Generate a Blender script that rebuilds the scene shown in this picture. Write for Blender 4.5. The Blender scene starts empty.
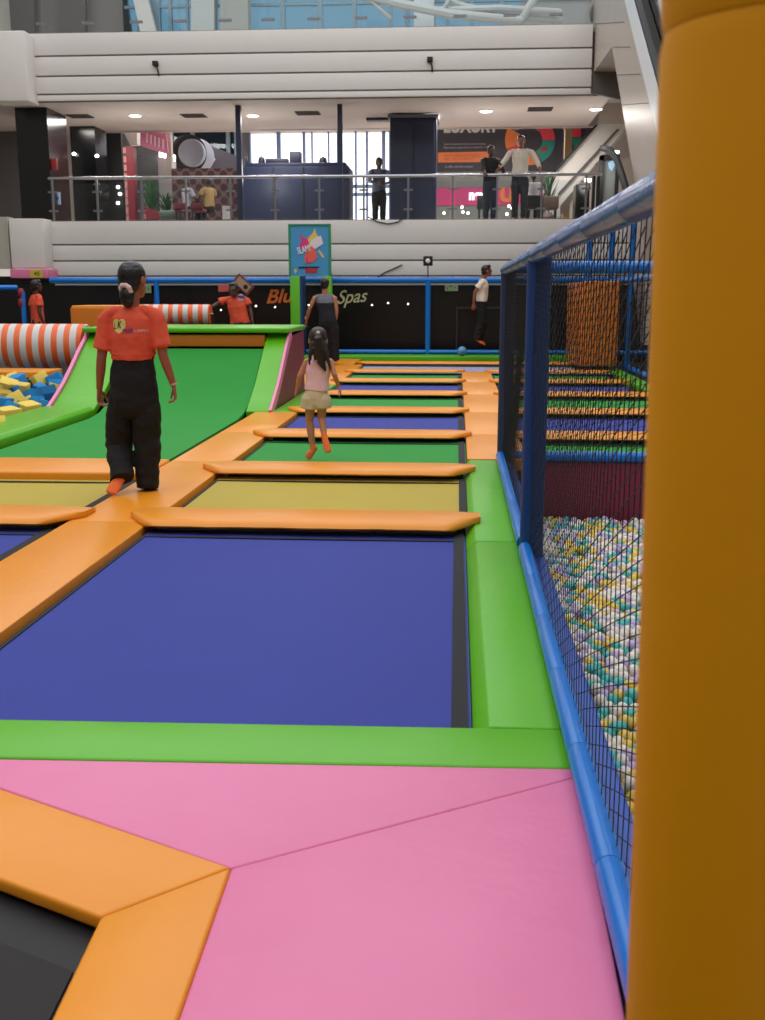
import bpy, bmesh, math, random
from mathutils import Vector, Matrix, noise
random.seed(7)
V = Vector
C = bpy.context.scene.collection
# ------------------------------------------------------------------ camera
F = 1050.0; CH = 1.35
PITCH = math.atan(216.0 / F); YAW = math.atan(74.5 * math.cos(PITCH) / F)
cam_d = bpy.data.cameras.new('camera'); cam = bpy.data.objects.new('camera', cam_d); C.objects.link(cam)
cam.location = (0, 0, CH); cam.rotation_euler = (math.pi / 2 - PITCH, 0, YAW)
cam_d.sensor_fit = 'HORIZONTAL'; cam_d.sensor_width = 36; cam_d.lens = 36 * F / 765
cam_d.clip_start = 0.05; cam_d.clip_end = 300
cam_d.dof.use_dof = True; cam_d.dof.focus_distance = 5.0; cam_d.dof.aperture_fstop = 11
bpy.context.scene.camera = cam
RM = cam.rotation_euler.to_matrix()
O = V((0, 0, CH))
def ray(px, py): return RM @ V(((px - 382.5) / F, -(py - 510) / F, -1))
def G(px, py, z=0.0):
    d = ray(px, py); return O + d * ((z - CH) / d.z)
def YP(px, py, Y):
    d = ray(px, py); return O + d * (Y / d.y)
def XP(px, py, X):
    d = ray(px, py); return O + d * (X / d.x)

# ------------------------------------------------------------------ materials
def lin(c):
    r = []
    for v in c:
        v = v / 255.0
        r.append(v / 12.92 if v <= 0.04045 else ((v + 0.055) / 1.055) ** 2.4)
    return (r[0], r[1], r[2], 1)
MATS = {}
def mat(name, col, rough=0.5, bump=0.0, bscale=8.0, metal=0.0, spec=0.5, var=0.0, emit=0.0, coat=0.0, fine=0.0, fscale=400):
    if name in MATS: return MATS[name]
    m = bpy.data.materials.new(name); m.use_nodes = True; nt = m.node_tree; b = nt.nodes['Principled BSDF']
    c = lin(col); b.inputs['Base Color'].default_value = c
    b.inputs['Roughness'].default_value = rough; b.inputs['Metallic'].default_value = metal
    b.inputs['Specular IOR Level'].default_value = spec
    if coat: b.inputs['Coat Weight'].default_value = coat; b.inputs['Coat Roughness'].default_value = 0.15
    if emit:
        b.inputs['Emission Color'].default_value = c; b.inputs['Emission Strength'].default_value = emit
    tc = nt.nodes.new('ShaderNodeNewGeometry')
    if bump or fine:
        prev = None
        for s, st, det in ((bscale, bump, 3), (fscale, fine, 1)):
            if not st: continue
            n = nt.nodes.new('ShaderNodeTexNoise'); n.inputs['Scale'].default_value = s; n.inputs['Detail'].default_value = det
            nt.links.new(tc.outputs['Position'], n.inputs['Vector'])
            bp = nt.nodes.new('ShaderNodeBump'); bp.inputs['Strength'].default_value = st; bp.inputs['Distance'].default_value = 0.5 / s
            nt.links.new(n.outputs['Fac'], bp.inputs['Height'])
            if prev: nt.links.new(prev.outputs['Normal'], bp.inputs['Normal'])
            prev = bp
        nt.links.new(prev.outputs['Normal'], b.inputs['Normal'])
    if var:
        n = nt.nodes.new('ShaderNodeTexNoise'); n.inputs['Scale'].default_value = 2.3; n.inputs['Detail'].default_value = 6
        nt.links.new(tc.outputs['Position'], n.inputs['Vector'])
        mx = nt.nodes.new('ShaderNodeMix'); mx.data_type = 'RGBA'
        k = 1 - var
        mx.inputs[6].default_value = (c[0] * k, c[1] * k, c[2] * k, 1); mx.inputs[7].default_value = (min(1, c[0] * (1 + var)), min(1, c[1] * (1 + var)), min(1, c[2] * (1 + var)), 1)
        nt.links.new(n.outputs['Fac'], mx.inputs[0]); nt.links.new(mx.outputs[2], b.inputs['Base Color'])
    MATS[name] = m
    return m
def vinyl(name, col, rough=0.36, bump=0.05): return mat(name, col, rough, bump, 5.0, 0, 0.38, 0.05)
ORANGE = vinyl('orange_vinyl', (236, 148, 32)); GREEN = vinyl('lime_vinyl', (94, 180, 22)); PINK = vinyl('pink_vinyl', (228, 124, 168), 0.40, 0.09)
DORANGE = vinyl('deep_orange_vinyl', (206, 118, 34)); MAROON = mat('maroon_vinyl', (126, 36, 62), 0.5, 0.05, 5); PINKTRIM = mat('pink_trim', (238, 130, 178), 0.4)
M_BLUE = mat('blue_mat', (56, 66, 150), 0.75, fine=0.25, fscale=260, var=0.06, spec=0.25)
M_YEL = mat('yellow_mat', (184, 162, 62), 0.7, fine=0.25, fscale=260, var=0.05, spec=0.3)
M_GRN = mat('green_mat', (44, 145, 56), 0.75, fine=0.2, fscale=260, var=0.07, spec=0.25)
M_GREY = mat('grey_mat', (150, 155, 190), 0.7); M_BLK = mat('black_mat', (36, 32, 34), 0.8, fine=0.25, fscale=200, var=0.1)
WEB = mat('black_webbing', (34, 34, 38), 0.85); SKIRT = mat('blue_spring_cover', (44, 62, 150), 0.6)
DECK = mat('dark_deck', (26, 26, 28), 0.85)
FOAMBLUE = mat('blue_foam_tube', (8, 116, 210), 0.27, 0.04, 14); NAVY = mat('navy_foam', (16, 60, 120), 0.5, 0.05, 14)
YCOL = mat('yellow_foam', (238, 160, 2), 0.62, 0.03, 20, spec=0.25); NET = mat('black_net', (14, 14, 18), 0.7)
WHITEW = mat('white_cladding', (219, 213, 208), 0.5, 0.02, 3, var=0.03); GROOVE = mat('groove', (120, 112, 108), 0.8)
CEIL = mat('grey_ceiling', (196, 186, 180), 0.7); DARKW = mat('dark_wall', (26, 26, 30), 0.6); SHOP = mat('black_glass_front', (12, 10, 12), 0.25)
STEEL = mat('steel', (190, 190, 195), 0.25, metal=0.9); BLACKGL = mat('black_gloss', (8, 8, 10), 0.2); BEIGE = mat('beige_wall', (176, 168, 158), 0.6)
DBLUE = mat('dark_blue_laminate', (30, 38, 66), 0.4); GLOW = mat('glow_white', (255, 250, 240), 0.5, emit=6.0)  # emissive white for lamps, bright dots and painted shopfront glints
WHITE = mat('white_paint', (235, 235, 235), 0.5); BLACK = mat('black_plain', (12, 12, 14), 0.6)
SKIN_L = mat('light_brown_skin', (188, 126, 94), 0.5); SKIN_M = mat('brown_skin', (140, 84, 58), 0.5); SKIN_D = mat('dark_brown_skin', (78, 48, 38), 0.5)
HAIR = mat('black_hair', (20, 17, 18), 0.4, 0.5, 60); TEE = mat('coral_tee_fabric', (226, 86, 56), 0.85, 0.15, 12); SOCK = mat('orange_sock', (246, 116, 58), 0.9)
TROUS = mat('black_trouser_fabric', (12, 11, 12), 0.85, 0.1, 10); CREAM = mat('cream_fabric', (224, 214, 196), 0.8); 
GLASSM = bpy.data.materials.new('clear_glass'); GLASSM.use_nodes = True
def glassmat(m, tint, gl):
    nt = m.node_tree; nt.nodes.clear(); o = nt.nodes.new('ShaderNodeOutputMaterial'); mx = nt.nodes.new('ShaderNodeMixShader')
    t = nt.nodes.new('ShaderNodeBsdfTransparent'); t.inputs[0].default_value = tint; g = nt.nodes.new('ShaderNodeBsdfGlossy'); g.inputs['Roughness'].default_value = 0.03
    f = nt.nodes.new('ShaderNodeFresnel'); f.inputs[0].default_value = gl
    nt.links.new(f.outputs[0], mx.inputs[0]); nt.links.new(t.outputs[0], mx.inputs[1]); nt.links.new(g.outputs[0], mx.inputs[2]); nt.links.new(mx.outputs[0], o.inputs[0])
glassmat(GLASSM, (0.9, 0.94, 0.95, 1), 1.35)
BGLASS = bpy.data.materials.new('blue_tinted_glass'); BGLASS.use_nodes = True; glassmat(BGLASS, (0.26, 0.39, 0.46, 1), 1.3)
def stripes():
    m = bpy.data.materials.new('orange_white_stripes'); m.use_nodes = True; nt = m.node_tree; b = nt.nodes['Principled BSDF']
    g = nt.nodes.new('ShaderNodeTexCoord'); s = nt.nodes.new('ShaderNodeSeparateXYZ'); nt.links.new(g.outputs['Object'], s.inputs[0])
    a = nt.nodes.new('ShaderNodeMath'); a.operation = 'MULTIPLY_ADD'; nt.links.new(s.outputs[1], a.inputs[0]); a.inputs[1].default_value = 0.12; nt.links.new(s.outputs[0], a.inputs[2])
    d = nt.nodes.new('ShaderNodeMath'); d.operation = 'MULTIPLY'; nt.links.new(a.outputs[0], d.inputs[0]); d.inputs[1].default_value = 1 / 0.168
    fr = nt.nodes.new('ShaderNodeMath'); fr.operation = 'FRACT'; nt.links.new(d.outputs[0], fr.inputs[0])
    gt = nt.nodes.new('ShaderNodeMath'); gt.operation = 'GREATER_THAN'; nt.links.new(fr.outputs[0], gt.inputs[0]); gt.inputs[1].default_value = 0.52
    mx = nt.nodes.new('ShaderNodeMix'); mx.data_type = 'RGBA'; nt.links.new(gt.outputs[0], mx.inputs[0]); mx.inputs[6].default_value = lin((214, 208, 204)); mx.inputs[7].default_value = lin((238, 104, 44))
    nt.links.new(mx.outputs[2], b.inputs['Base Color']); b.inputs['Roughness'].default_value = 0.5
    return m
STRIPE = stripes()

# ------------------------------------------------------------------ mesh tools
class MB:
    def __init__(s): s.v = []; s.f = []
    def add(s, vs, fs):
        n = len(s.v); s.v += [V(p) for p in vs]; s.f += [tuple(i + n for i in f) for f in fs]; return s
    def box(s, x0, x1, y0, y1, z0, z1):
        return s.add([(x, y, z) for z in (z0, z1) for x, y in ((x0, y0), (x1, y0), (x1, y1), (x0, y1))],
                     [(0, 3, 2, 1), (4, 5, 6, 7), (0, 1, 5, 4), (1, 2, 6, 5), (2, 3, 7, 6), (3, 0, 4, 7)])
    def prism(s, poly, z0, z1):
        n = len(poly); vs = [(p[0], p[1], z0) for p in poly] + [(p[0], p[1], z1) for p in poly]
        return s.add(vs, [tuple(reversed(range(n))), tuple(range(n, 2 * n))] + [(i, (i + 1) % n, n + (i + 1) % n, n + i) for i in range(n)])
    def slab(s, pts, off):
        n = len(pts); off = V(off); vs = [V(p) for p in pts] + [V(p) + off for p in pts]
        return s.add(vs, [tuple(reversed(range(n))), tuple(range(n, 2 * n))] + [(i, (i + 1) % n, n + (i + 1) % n, n + i) for i in range(n)])
    def tube(s, pts, rads, seg=14, side=None, cap=0.6):
        pts = [V(p) for p in pts]
        rads = [(r, r) if not isinstance(r, (tuple, list)) else r for r in rads] if isinstance(rads, (list, tuple)) and len(rads) == len(pts) else [rads if isinstance(rads, (tuple, list)) else (rads, rads)] * len(pts)
        T = []
        for i in range(len(pts)):
            a = pts[max(0, i - 1)]; b = pts[min(len(pts) - 1, i + 1)]; T.append((b - a).normalized())
        P = []; R = []; TT = []
        if cap:
            P.append(pts[0] - T[0] * min(rads[0]) * cap); R.append((rads[0][0] * .55, rads[0][1] * .55)); TT.append(T[0])
        P += pts; R += list(rads); TT += T
        if cap:
            P.append(pts[-1] + T[-1] * min(rads[-1]) * cap); R.append((rads[-1][0] * .55, rads[-1][1] * .55)); TT.append(T[-1])
        sd = V(side) if side is not None else None
        vs = []; prev = None
        for p, r, t in zip(P, R, TT):
            if sd is not None: u = sd - t * sd.dot(t)
            elif prev is not None: u = prev - t * prev.dot(t)
            else: u = t.orthogonal()
            if u.length < 1e-5: u = t.orthogonal()
            u.normalize(); prev = u; w = t.cross(u)
            for k in range(seg):
                a = 2 * math.pi * k / seg; vs.append(p + u * (r[0] * math.cos(a)) + w * (r[1] * math.sin(a)))
        m = len(P); fs = [(i * seg + k, i * seg + (k + 1) % seg, (i + 1) * seg + (k + 1) % seg, (i + 1) * seg + k) for i in range(m - 1) for k in range(seg)]
        fs.append(tuple(reversed(range(seg)))); fs.append(tuple(range((m - 1) * seg, m * seg)))
        return s.add(vs, fs)
    def ell(s, c, r, M=None, nu=16, nv=10):
        c = V(c); vs = []; fs = []
        for j in range(1, nv):
            t = math.pi * j / nv
            for i in range(nu):
                p = 2 * math.pi * i / nu; q = V((r[0] * math.sin(t) * math.cos(p), r[1] * math.sin(t) * math.sin(p), r[2] * math.cos(t)))
                if M: q = M @ q
                vs.append(c + q)
        a = V((0, 0, r[2])); a = M @ a if M else a
        vs += [c + a, c - a]; T = len(vs) - 2
        for j in range(nv - 2):
            for i in range(nu): fs.append((j * nu + i, (j + 1) * nu + i, (j + 1) * nu + (i + 1) % nu, j * nu + (i + 1) % nu))
        for i in range(nu):
            fs.append((T, i, (i + 1) % nu)); fs.append((T + 1, (nv - 2) * nu + (i + 1) % nu, (nv - 2) * nu + i))
        return s.add(vs, fs)
    def mesh(s, name, off=V((0, 0, 0)), bevel=0, seg=3, recalc=True):
        me = bpy.data.meshes.new(name); me.from_pydata([p - off for p in s.v], [], s.f)
        if bevel or recalc:
            bm = bmesh.new(); bm.from_mesh(me)
            bmesh.ops.recalc_face_normals(bm, faces=bm.faces)
            if bevel:
                es = [e for e in bm.edges if len(e.link_faces) == 2 and e.calc_face_angle(0) > 0.35]
                bmesh.ops.bevel(bm, geom=es, offset=bevel, segments=seg, profile=0.5, affect='EDGES', clamp_overlap=True)
            bm.to_mesh(me); bm.free()
        return me
def finish(me, m, ang=40):
    if m: me.materials.append(m)
    me.polygons.foreach_set('use_smooth', [True] * len(me.polygons)); me.set_sharp_from_angle(angle=math.radians(ang)); me.update()
def base_of(vs):
    xs = [p[0] for p in vs]; ys = [p[1] for p in vs]; zs = [p[2] for p in vs]
    return V(((min(xs) + max(xs)) / 2, (min(ys) + max(ys)) / 2, min(zs)))
def wloc(o):
    l = o.location.copy()
    while o.parent: o = o.parent; l += o.location
    return l
def props(o, label=None, cat=None, group=None, kind=None):
    if label: o['label'] = label
    if cat: o['category'] = cat
    if group: o['group'] = group
    if kind: o['kind'] = kind
    return o
def obj(name, mb, m, parent=None, label=None, cat=None, group=None, kind=None, bevel=0, seg=3, ang=40):
    """one mesh object from world-space geometry"""
    if isinstance(mb, MB):
        off = base_of(mb.v); me = mb.mesh(name, off, bevel, seg); finish(me, m, ang)
    else:
        me = mb; vs = [v.co.copy() for v in me.vertices]; off = base_of(vs); me.transform(Matrix.Translation(-off)); finish(me, m, ang)
    o = bpy.data.objects.new(name, me); C.objects.link(o)
    o.location = off
    if parent: o.parent = parent; o.location = off - wloc(parent)
    return props(o, label, cat, group, kind)
def thing(name, loc, label, cat, group=None, kind=None):
    o = bpy.data.objects.new(name, None); C.objects.link(o); o.location = loc; o.empty_display_size = 0.2
    return props(o, label, cat, group, kind)
def struct(name, mb, m, parent=None, bevel=0): return obj(name, mb, m, parent, kind='structure' if not parent else None, bevel=bevel)
def textobj(name, s, x0, z0, x1, z1, Y, m, parent=None, shear=0.0, bold=0.0, th=0.004, rotz=0.0, **kw):
    cu = bpy.data.curves.new('t', 'FONT'); cu.body = s; cu.shear = shear; cu.offset = bold; cu.extrude = 0.01
    t = bpy.data.objects.new('t', cu); C.objects.link(t); bpy.context.view_layer.update()
    me = bpy.data.meshes.new_from_object(t.evaluated_get(bpy.context.evaluated_depsgraph_get())); bpy.data.objects.remove(t)
    xs = [v.co.x for v in me.vertices]; ys = [v.co.y for v in me.vertices]
    for v in me.vertices:
        a = (v.co.x - min(xs)) / (max(xs) - min(xs)); b = (v.co.y - min(ys)) / (max(ys) - min(ys)); c = v.co.z
        X = x0 + a * (x1 - x0); Z = z0 + b * (z1 - z0)
        if rotz:
            cx = (x0 + x1) / 2; cz = (z0 + z1) / 2; dx = X - cx; dz = Z - cz
            X = cx + dx * math.cos(rotz) - dz * math.sin(rotz); Z = cz + dx * math.sin(rotz) + dz * math.cos(rotz)
        v.co = V((X, Y - (c + 0.01) / 0.02 * th, Z))
    return obj(name, me, m, parent, **kw)
def rect(px0, py0, px1, py1, Y):
    a = YP(px0, py1, Y); b = YP(px1, py0, Y); return min(a.x, b.x), max(a.x, b.x), min(a.z, b.z), max(a.z, b.z)
def pbox(px0, py0, px1, py1, Y, dep, mb=None):
    x0, x1, z0, z1 = rect(px0, py0, px1, py1, Y); mb = mb or MB(); return mb.box(x0, x1, Y, Y + dep, z0, z1)
# ------------------------------------------------------------------ floor and deck
struct('floor', MB().box(-14, 9, -6, 24, -1.05, -0.95), mat('mall_floor', (150, 145, 140), 0.3))
dk = MB()
for a in ((-13.5, 0.40, -1.5, 9.2), (-4.9, 0.40, 9.2, 17.0), (-13.5, 0.40, 17.0, 23.3), (0.40, 4.6, 8.9, 23.3)): dk.box(*a, -0.94, -0.10)
struct('floor_deck', dk, DECK)

def pad(name, poly, m, label, cat='floor pad', z0=-0.098, z1=0.0, bev=0.008, group=None, parent=None):
    return obj(name, MB().prism(poly, z0, z1), m, parent, label, cat, group, bevel=bev)
def yprof(prof, y0, y1): # cross-section (x,z) extruded along Y
    return MB().slab([(x, y0, z) for x, z in prof], (0, y1 - y0, 0))
def xprof(prof, x0, x1): return MB().slab([(x0, y, z) for y, z in prof], (x1 - x0, 0, 0))
def g2(px, py, z=0.0): p = G(px, py, z); return (p.x, p.y)

# pink foreground pads, orange frame, black trampoline
A = pad('floor_pad', [g2(-88, 757), g2(576, 768.5), g2(579, 776), g2(231, 868)], PINK, 'pink padded mat wedge beside the front lime edge of the deck', 'floor mat')
p = g2(45, 1400)
pad('floor_pad', [g2(231, 868), g2(579, 776), (0.335, 1.6), (0.335, 0.75), p], PINK, 'large glossy pink padded mat in the foreground beside the blue rail', 'floor mat')
pad('frame_pad', [g2(-340, 752), g2(-92, 757.5), g2(231, 868), g2(100, 918)], ORANGE, 'orange frame pad along the far edge of the black trampoline', 'frame pad', bev=0.01, z0=-0.034, z1=0.004)
pad('frame_pad', [g2(231, 868), p, g2(-130, 1400), g2(100, 918)], ORANGE, 'orange frame pad along the right edge of the black trampoline', 'frame pad', bev=0.01, z0=-0.034, z1=0.004)
bt = thing('trampoline', (-1.2, 1.6, -0.098), 'small black trampoline at the lower left inside orange pads', 'trampoline')
obj('border', MB().prism([g2(-330, 755), g2(108, 914), g2(-125, 1390), g2(-600, 1300)], -0.098, -0.045), BLACK, bt)
obj('mat', MB().prism([g2(-330, 800), g2(72, 955), g2(-145, 1380), g2(-600, 1290)], -0.045, -0.038), M_BLK, bt)
# lime front border
pad('edge_pad', [g2(-420, 711), g2(562, 728.5), g2(576, 768), g2(-470, 748)], GREEN, 'long lime green edge pad between the pink mats and the blue trampoline', 'edge pad', bev=0.012)
FY = g2(470, 727)[1]
# lime pads beside the fence
prof = [(0.068, -0.095), (0.070, -0.055), (0.125, 0.0), (0.352, 0.0), (0.352, -0.095)]
obj('edge_pad', yprof(prof, g2(520, 728)[1] + 0.005, 5.72), GREEN, None, 'lime green side pad beside the blue fence rail, nearer piece', 'edge pad', bevel=0.008)
obj('edge_pad', yprof(prof, 5.735, 8.66), GREEN, None, 'lime green side pad beside the blue fence rail, farther piece', 'edge pad', bevel=0.008)

# trampolines ---------------------------------------------------------------
def trampoline(x0, x1, y0, y1, m, label, cover, right=True):
    t = thing('trampoline', ((x0 + x1) / 2, (y0 + y1) / 2, -0.098), label, 'trampoline', 'rectangular trampolines in the deck')
    obj('spring_cover', MB().box(x0, x1, y0, y1 + 0.14, -0.098, -0.052), cover, t)
    mb = MB(); n = 12; y1 += 0.14; i0, i1, j0, j1 = x0 + 0.012, x1 - 0.012, y0 + 0.0, y1 - 0.01
    vs = []
    for j in range(n + 1):
        for i in range(n + 1):
            u = i / n; w = j / n
            vs.append((i0 + (i1 - i0) * u, j0 + (j1 - j0) * w, -0.038 - 0.012 * (math.sin(math.pi * u) * math.sin(math.pi * w))))
    k = len(vs); vs += [(p[0], p[1], -0.0515) for p in vs]
    fs = [(j * (n + 1) + i, j * (n + 1) + i + 1, (j + 1) * (n + 1) + i + 1, (j + 1) * (n + 1) + i) for j in range(n) for i in range(n)]
    fs += [tuple(reversed([q + k for q in f])) for f in fs]
    rim = [i for i in range(n + 1)] + [j * (n + 1) + n for j in range(1, n + 1)] + [n * (n + 1) + i for i in range(n - 1, -1, -1)] + [j * (n + 1) for j in range(n - 1, 0, -1)]
    fs += [(rim[(a + 1) % len(rim)], rim[a], rim[a] + k, rim[(a + 1) % len(rim)] + k) for a in range(len(rim))]
    mb.add(vs, fs); obj('mat', mb, m, t)
    w = MB(); z0, z1 = -0.037, -0.033
    w.box(i1 - 0.055, i1, j0, j1, z0, z1); w.box(i0, i1 - 0.055, j1 - 0.21, j1 - 0.18, z0, z1); w.box(i0, i0 + 0.02, j0, j1 - 0.21, z0, z1); 
    obj('webbing', w, WEB, t)
    return t
bars = [5.93, 7.81, 9.9, 12.05, 14.2, 16.35, 18.45, 20.7]; BW = 0.46
cols = [(M_YEL, 'mustard yellow'), (M_GRN, 'green'), (M_BLUE, 'blue'), (M_GRN, 'green'), (M_BLUE, 'blue'), (M_GRN, 'green')]
SK = {'mustard yellow': mat('yellow_spring_cover', (176, 150, 44), 0.6), 'green': mat('green_spring_cover', (48, 140, 66), 0.6), 'blue': SKIRT}
ordw = ['first', 'second', 'third', 'fourth', 'fifth', 'sixth', 'seventh', 'eighth']
t0 = trampoline(-1.825, 0.068, FY - 0.005, bars[0], M_BLUE, 'large blue trampoline nearest the camera behind the lime edge pad', SKIRT)
for i, (m, cn) in enumerate(cols):
    trampoline(-1.82, 0.10, bars[i] + BW, bars[i + 1], m, '%s trampoline between the %s and %s orange bars of the middle row' % (cn, ordw[i], ordw[i + 1]), SK[cn])
trampoline(-1.82, 3.05, bars[6] + BW, bars[7], M_GREY, 'wide pale grey trampoline at the far end before the last orange bar', SKIRT)
def bar(xa, xb, y, label, tip=0.1, taper_l=True, taper_r=True):
    y2 = y + BW; ym = y + 0.3
    mb = MB(); n = 40; S = []
    prof = [(0.0, 0.004), (-0.008, 0.014), (0.012, 0.034), (0.07, 0.048), (0.22, 0.050), (0.42, 0.040), (0.455, 0.026), (0.46, 0.004)]
    for i in range(n + 1):
        u = i / n; x = xa + (xb - xa) * u
        dl = (x - xa) / 0.17 if taper_l else 1; dr = (xb - x) / 0.17 if taper_r else 1
        k = max(0.0, min(1.0, dl, dr)); sag = 0.0
        for (a, z) in prof:
            a2 = a if a > 0.28 else 0.28 + (a - 0.28) * (0.02 + 0.98 * k)
            wv = 0.004 * math.sin(x * 9 + y * 3) + 0.003 * math.sin(x * 23 + y)
            S.append((x, y + a2 + (wv if a < .2 else 0), 0.003 + (z - 0.003) * (0.75 + 0.25 * k)))
    m = len(prof)
    fs = [(i * m + q, (i + 1) * m + q, (i + 1) * m + (q + 1) % m, i * m + (q + 1) % m) for i in range(n) for q in range(m)]
    fs += [tuple(reversed(range(m))), tuple(range(n * m, (n + 1) * m))]
    mb.add(S, fs)
    return obj('divider_pad', mb, ORANGE, None, label, 'divider pad', 'orange divider bars between trampolines', ang=50)
for i, y in enumerate(bars):
    if i < 7: bar(-1.985, 0.16, y, 'orange divider bar, %s from the camera across the middle row of trampolines' % ordw[i])
bar(-1.99, 3.0, bars[7], 'longest orange divider bar at the far end in front of the lime strip')
# right hand row seen through the net
for i in range(2, 6):
    m, cn = cols[i - 1] if i > 1 else cols[0]
    trampoline(0.62, 2.62, bars[i - 1] + BW if i > 2 else 9.0, bars[i], m, '%s trampoline in the right row behind the %s bar seen through the net' % (cn, ['', '', 'nearest', 'second', 'third', 'fourth'][i]) if i > 2 else 'green trampoline in the right row just behind the ball pit', SK[cn])
trampoline(0.62, 2.62, bars[5] + BW, bars[6], M_GRN, 'green trampoline in the right row beside the tall orange box', SK['green'])
for i in range(2, 7):
    bar(0.52, 2.72, bars[i], 'orange divider bar in the right row beyond the ball pit, %s from the pit' % ordw[i - 2])
# left row
trampoline(-4.25, -2.38, 3.45, 5.93, M_BLUE, 'blue trampoline at the left edge beside the orange walkway', SKIRT)
trampoline(-4.25, -2.38, 5.93 + BW, 7.66, M_YEL, 'mustard yellow trampoline at the left in front of the green ramp', SK['mustard yellow'])
bar(-4.4, -2.27, 5.93, 'orange divider bar at the left edge between blue and yellow trampolines')
b2 = MB().prism([(-4.6, 7.72), (-2.34, 7.72), (-2.34, 8.42), (-4.6, 8.42)], -0.098, 0.02)
obj('divider_pad', b2, ORANGE, None, 'wide orange divider pad at the foot of the green ramp', 'divider pad', bevel=0.02)
# walkways
def wpad(x0, x1, y0, y1, label, m=ORANGE, cat='walkway pad', z1=0.0, group='orange walkway pads'):
    return obj('walkway_pad', MB().box(x0, x1, y0, y1, -0.098, z1), m, None, label, cat, group, bevel=0.006)
W = [(3.42, 6.1, 'nearest the camera'), (6.105, 8.43, 'under the walking person in the coral shirt'), (8.435, 10.3, 'starting behind the walking person'), (10.305, 12.12, 'beside the foot of the green ramp')]
_a, _b = g2(-420, 711), g2(562, 728.5)
def bordY(x): return _a[1] + (_b[1] - _a[1]) * (x - _a[0]) / (_b[0] - _a[0]) + .004
obj('walkway_pad', MB().prism([(-2.335, bordY(-2.335)), (-1.835, bordY(-1.835)), (-1.835, 3.415), (-2.335, 3.415)], -0.098, 0.0), ORANGE, None, 'short orange walkway end pad against the long lime edge pad', 'walkway pad', bevel=0.006) if bordY(-1.835) < 3.38 else None
for y0, y1, l in W: wpad(-2.335, -1.835, y0, y1, 'orange walkway pad left of the blue trampoline, ' + l)
wpad(-2.14, -1.825, 12.13, 16.0, 'narrow lime green pad along the side of the ramp', GREEN, 'edge pad', group=None)
wpad(-2.6, -1.825, 16.05, 20.6, 'orange walkway pad under the person in the black vest')
wpad(-2.6, -1.99, 20.61, 22.1, 'short orange walkway pad left of the last divider bar', z1=0.02)
yy = [8.72, 10.3, 12.3, 14.5, 16.6, 18.88]
for i in range(5): wpad(0.105, 0.61, yy[i], yy[i + 1] - 0.006, 'orange walkway pad right of the middle row, %s from the lime side pad' % ordw[i])
obj('edge_pad', MB().box(-12, 3.05, 22.2, 22.88, -0.098, 0.075), GREEN, None, 'long lime green pad strip at the far end under the blue rail', 'edge pad', bevel=0.02)
# right row edge: lime pad running beside the floor rail
obj('edge_pad', MB().box(2.74, 3.0, 9.0, 21.6, -0.098, 0.0), GREEN, None, 'lime green side pad right of the right trampoline row', 'edge pad', bevel=0.015)
obj('edge_pad', MB().box(0.45, 3.0, 8.86, 8.99, -0.098, -0.02), GREEN, None, 'thin lime green strip on top of the maroon ball pit wall', 'edge pad', bevel=0.008)

# ------------------------------------------------------------------ green ramp
rp = thing('quarter_pipe_ramp', (-3.4, 12.0, -0.098), 'curved green trampoline ramp with lime side pads behind the walking person', 'ramp')
P = [(8.45, -0.06), (11.75, -0.05), (12.1, -0.02), (12.4, 0.06), (12.7, 0.19), (13.0, 0.37), (13.25, 0.52), (13.47, 0.66)]
def prof_strip(pr, th): return [(y, z) for y, z in pr] + [(y + 0.02, z - th) for y, z in reversed(pr)]
obj('mat', xprof(prof_strip(P, 0.03), -4.19, -2.47), M_GRN, rp, ang=30)
PP = [(12.13, 0.004), (12.4, 0.12), (12.7, 0.26), (13.0, 0.44), (13.3, 0.63), (13.6, 0.80), (13.74, 0.87)]
for x0, x1 in ((-4.80, -4.27), (-2.45, -2.17)):
    obj('side_pad', xprof(prof_strip(PP, 0.09), x0, x1), GREEN, rp, bevel=0.012)
for x0, x1 in ((-4.845, -4.802), (-2.172, -2.14)):
    obj('side_trim', xprof([(y - 0.03, z + 0.02) for y, z in PP] + [(y + 0.05, z - 0.07) for y, z in reversed(PP)], x0, x1), PINKTRIM, rp, label='pink trim')
obj('fascia_pad', MB().box(-4.26, -2.46, 13.55, 13.72, 0.68, 0.835), DORANGE, rp, label='orange padded strip under the lip', bevel=0.015)
obj('platform', MB().box(-4.85, -2.14, 13.5, 15.0, 0.86, 0.925), GREEN, rp, bevel=0.02)
SP = [(12.16, -0.09)] + [(y + 0.06, z - 0.07) for y, z in PP] + [(14.98, 0.85), (14.98, -0.09)]
for x0, nm in ((-2.19, 'maroon side panel'), (-4.82, 'maroon side panel')): obj('side_panel', xprof(SP, x0, x0 + 0.03), MAROON, rp, label=nm)
obj('back_panel', MB().box(-4.79, -2.19, 14.95, 14.98, -0.09, 0.85), BLACK, rp)
obj('edge_pad', MB().add(*(lambda b: (b.v, b.f))(yprof([(-4.86, -0.09), (-4.86, 0.05), (-4.30, 0.05), (-4.26, 0.01), (-4.26, -0.09)], 8.44, 12.13))), GREEN, None, 'lime green pad between the foam pit and the green ramp', 'edge pad', bevel=0.012)

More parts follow.
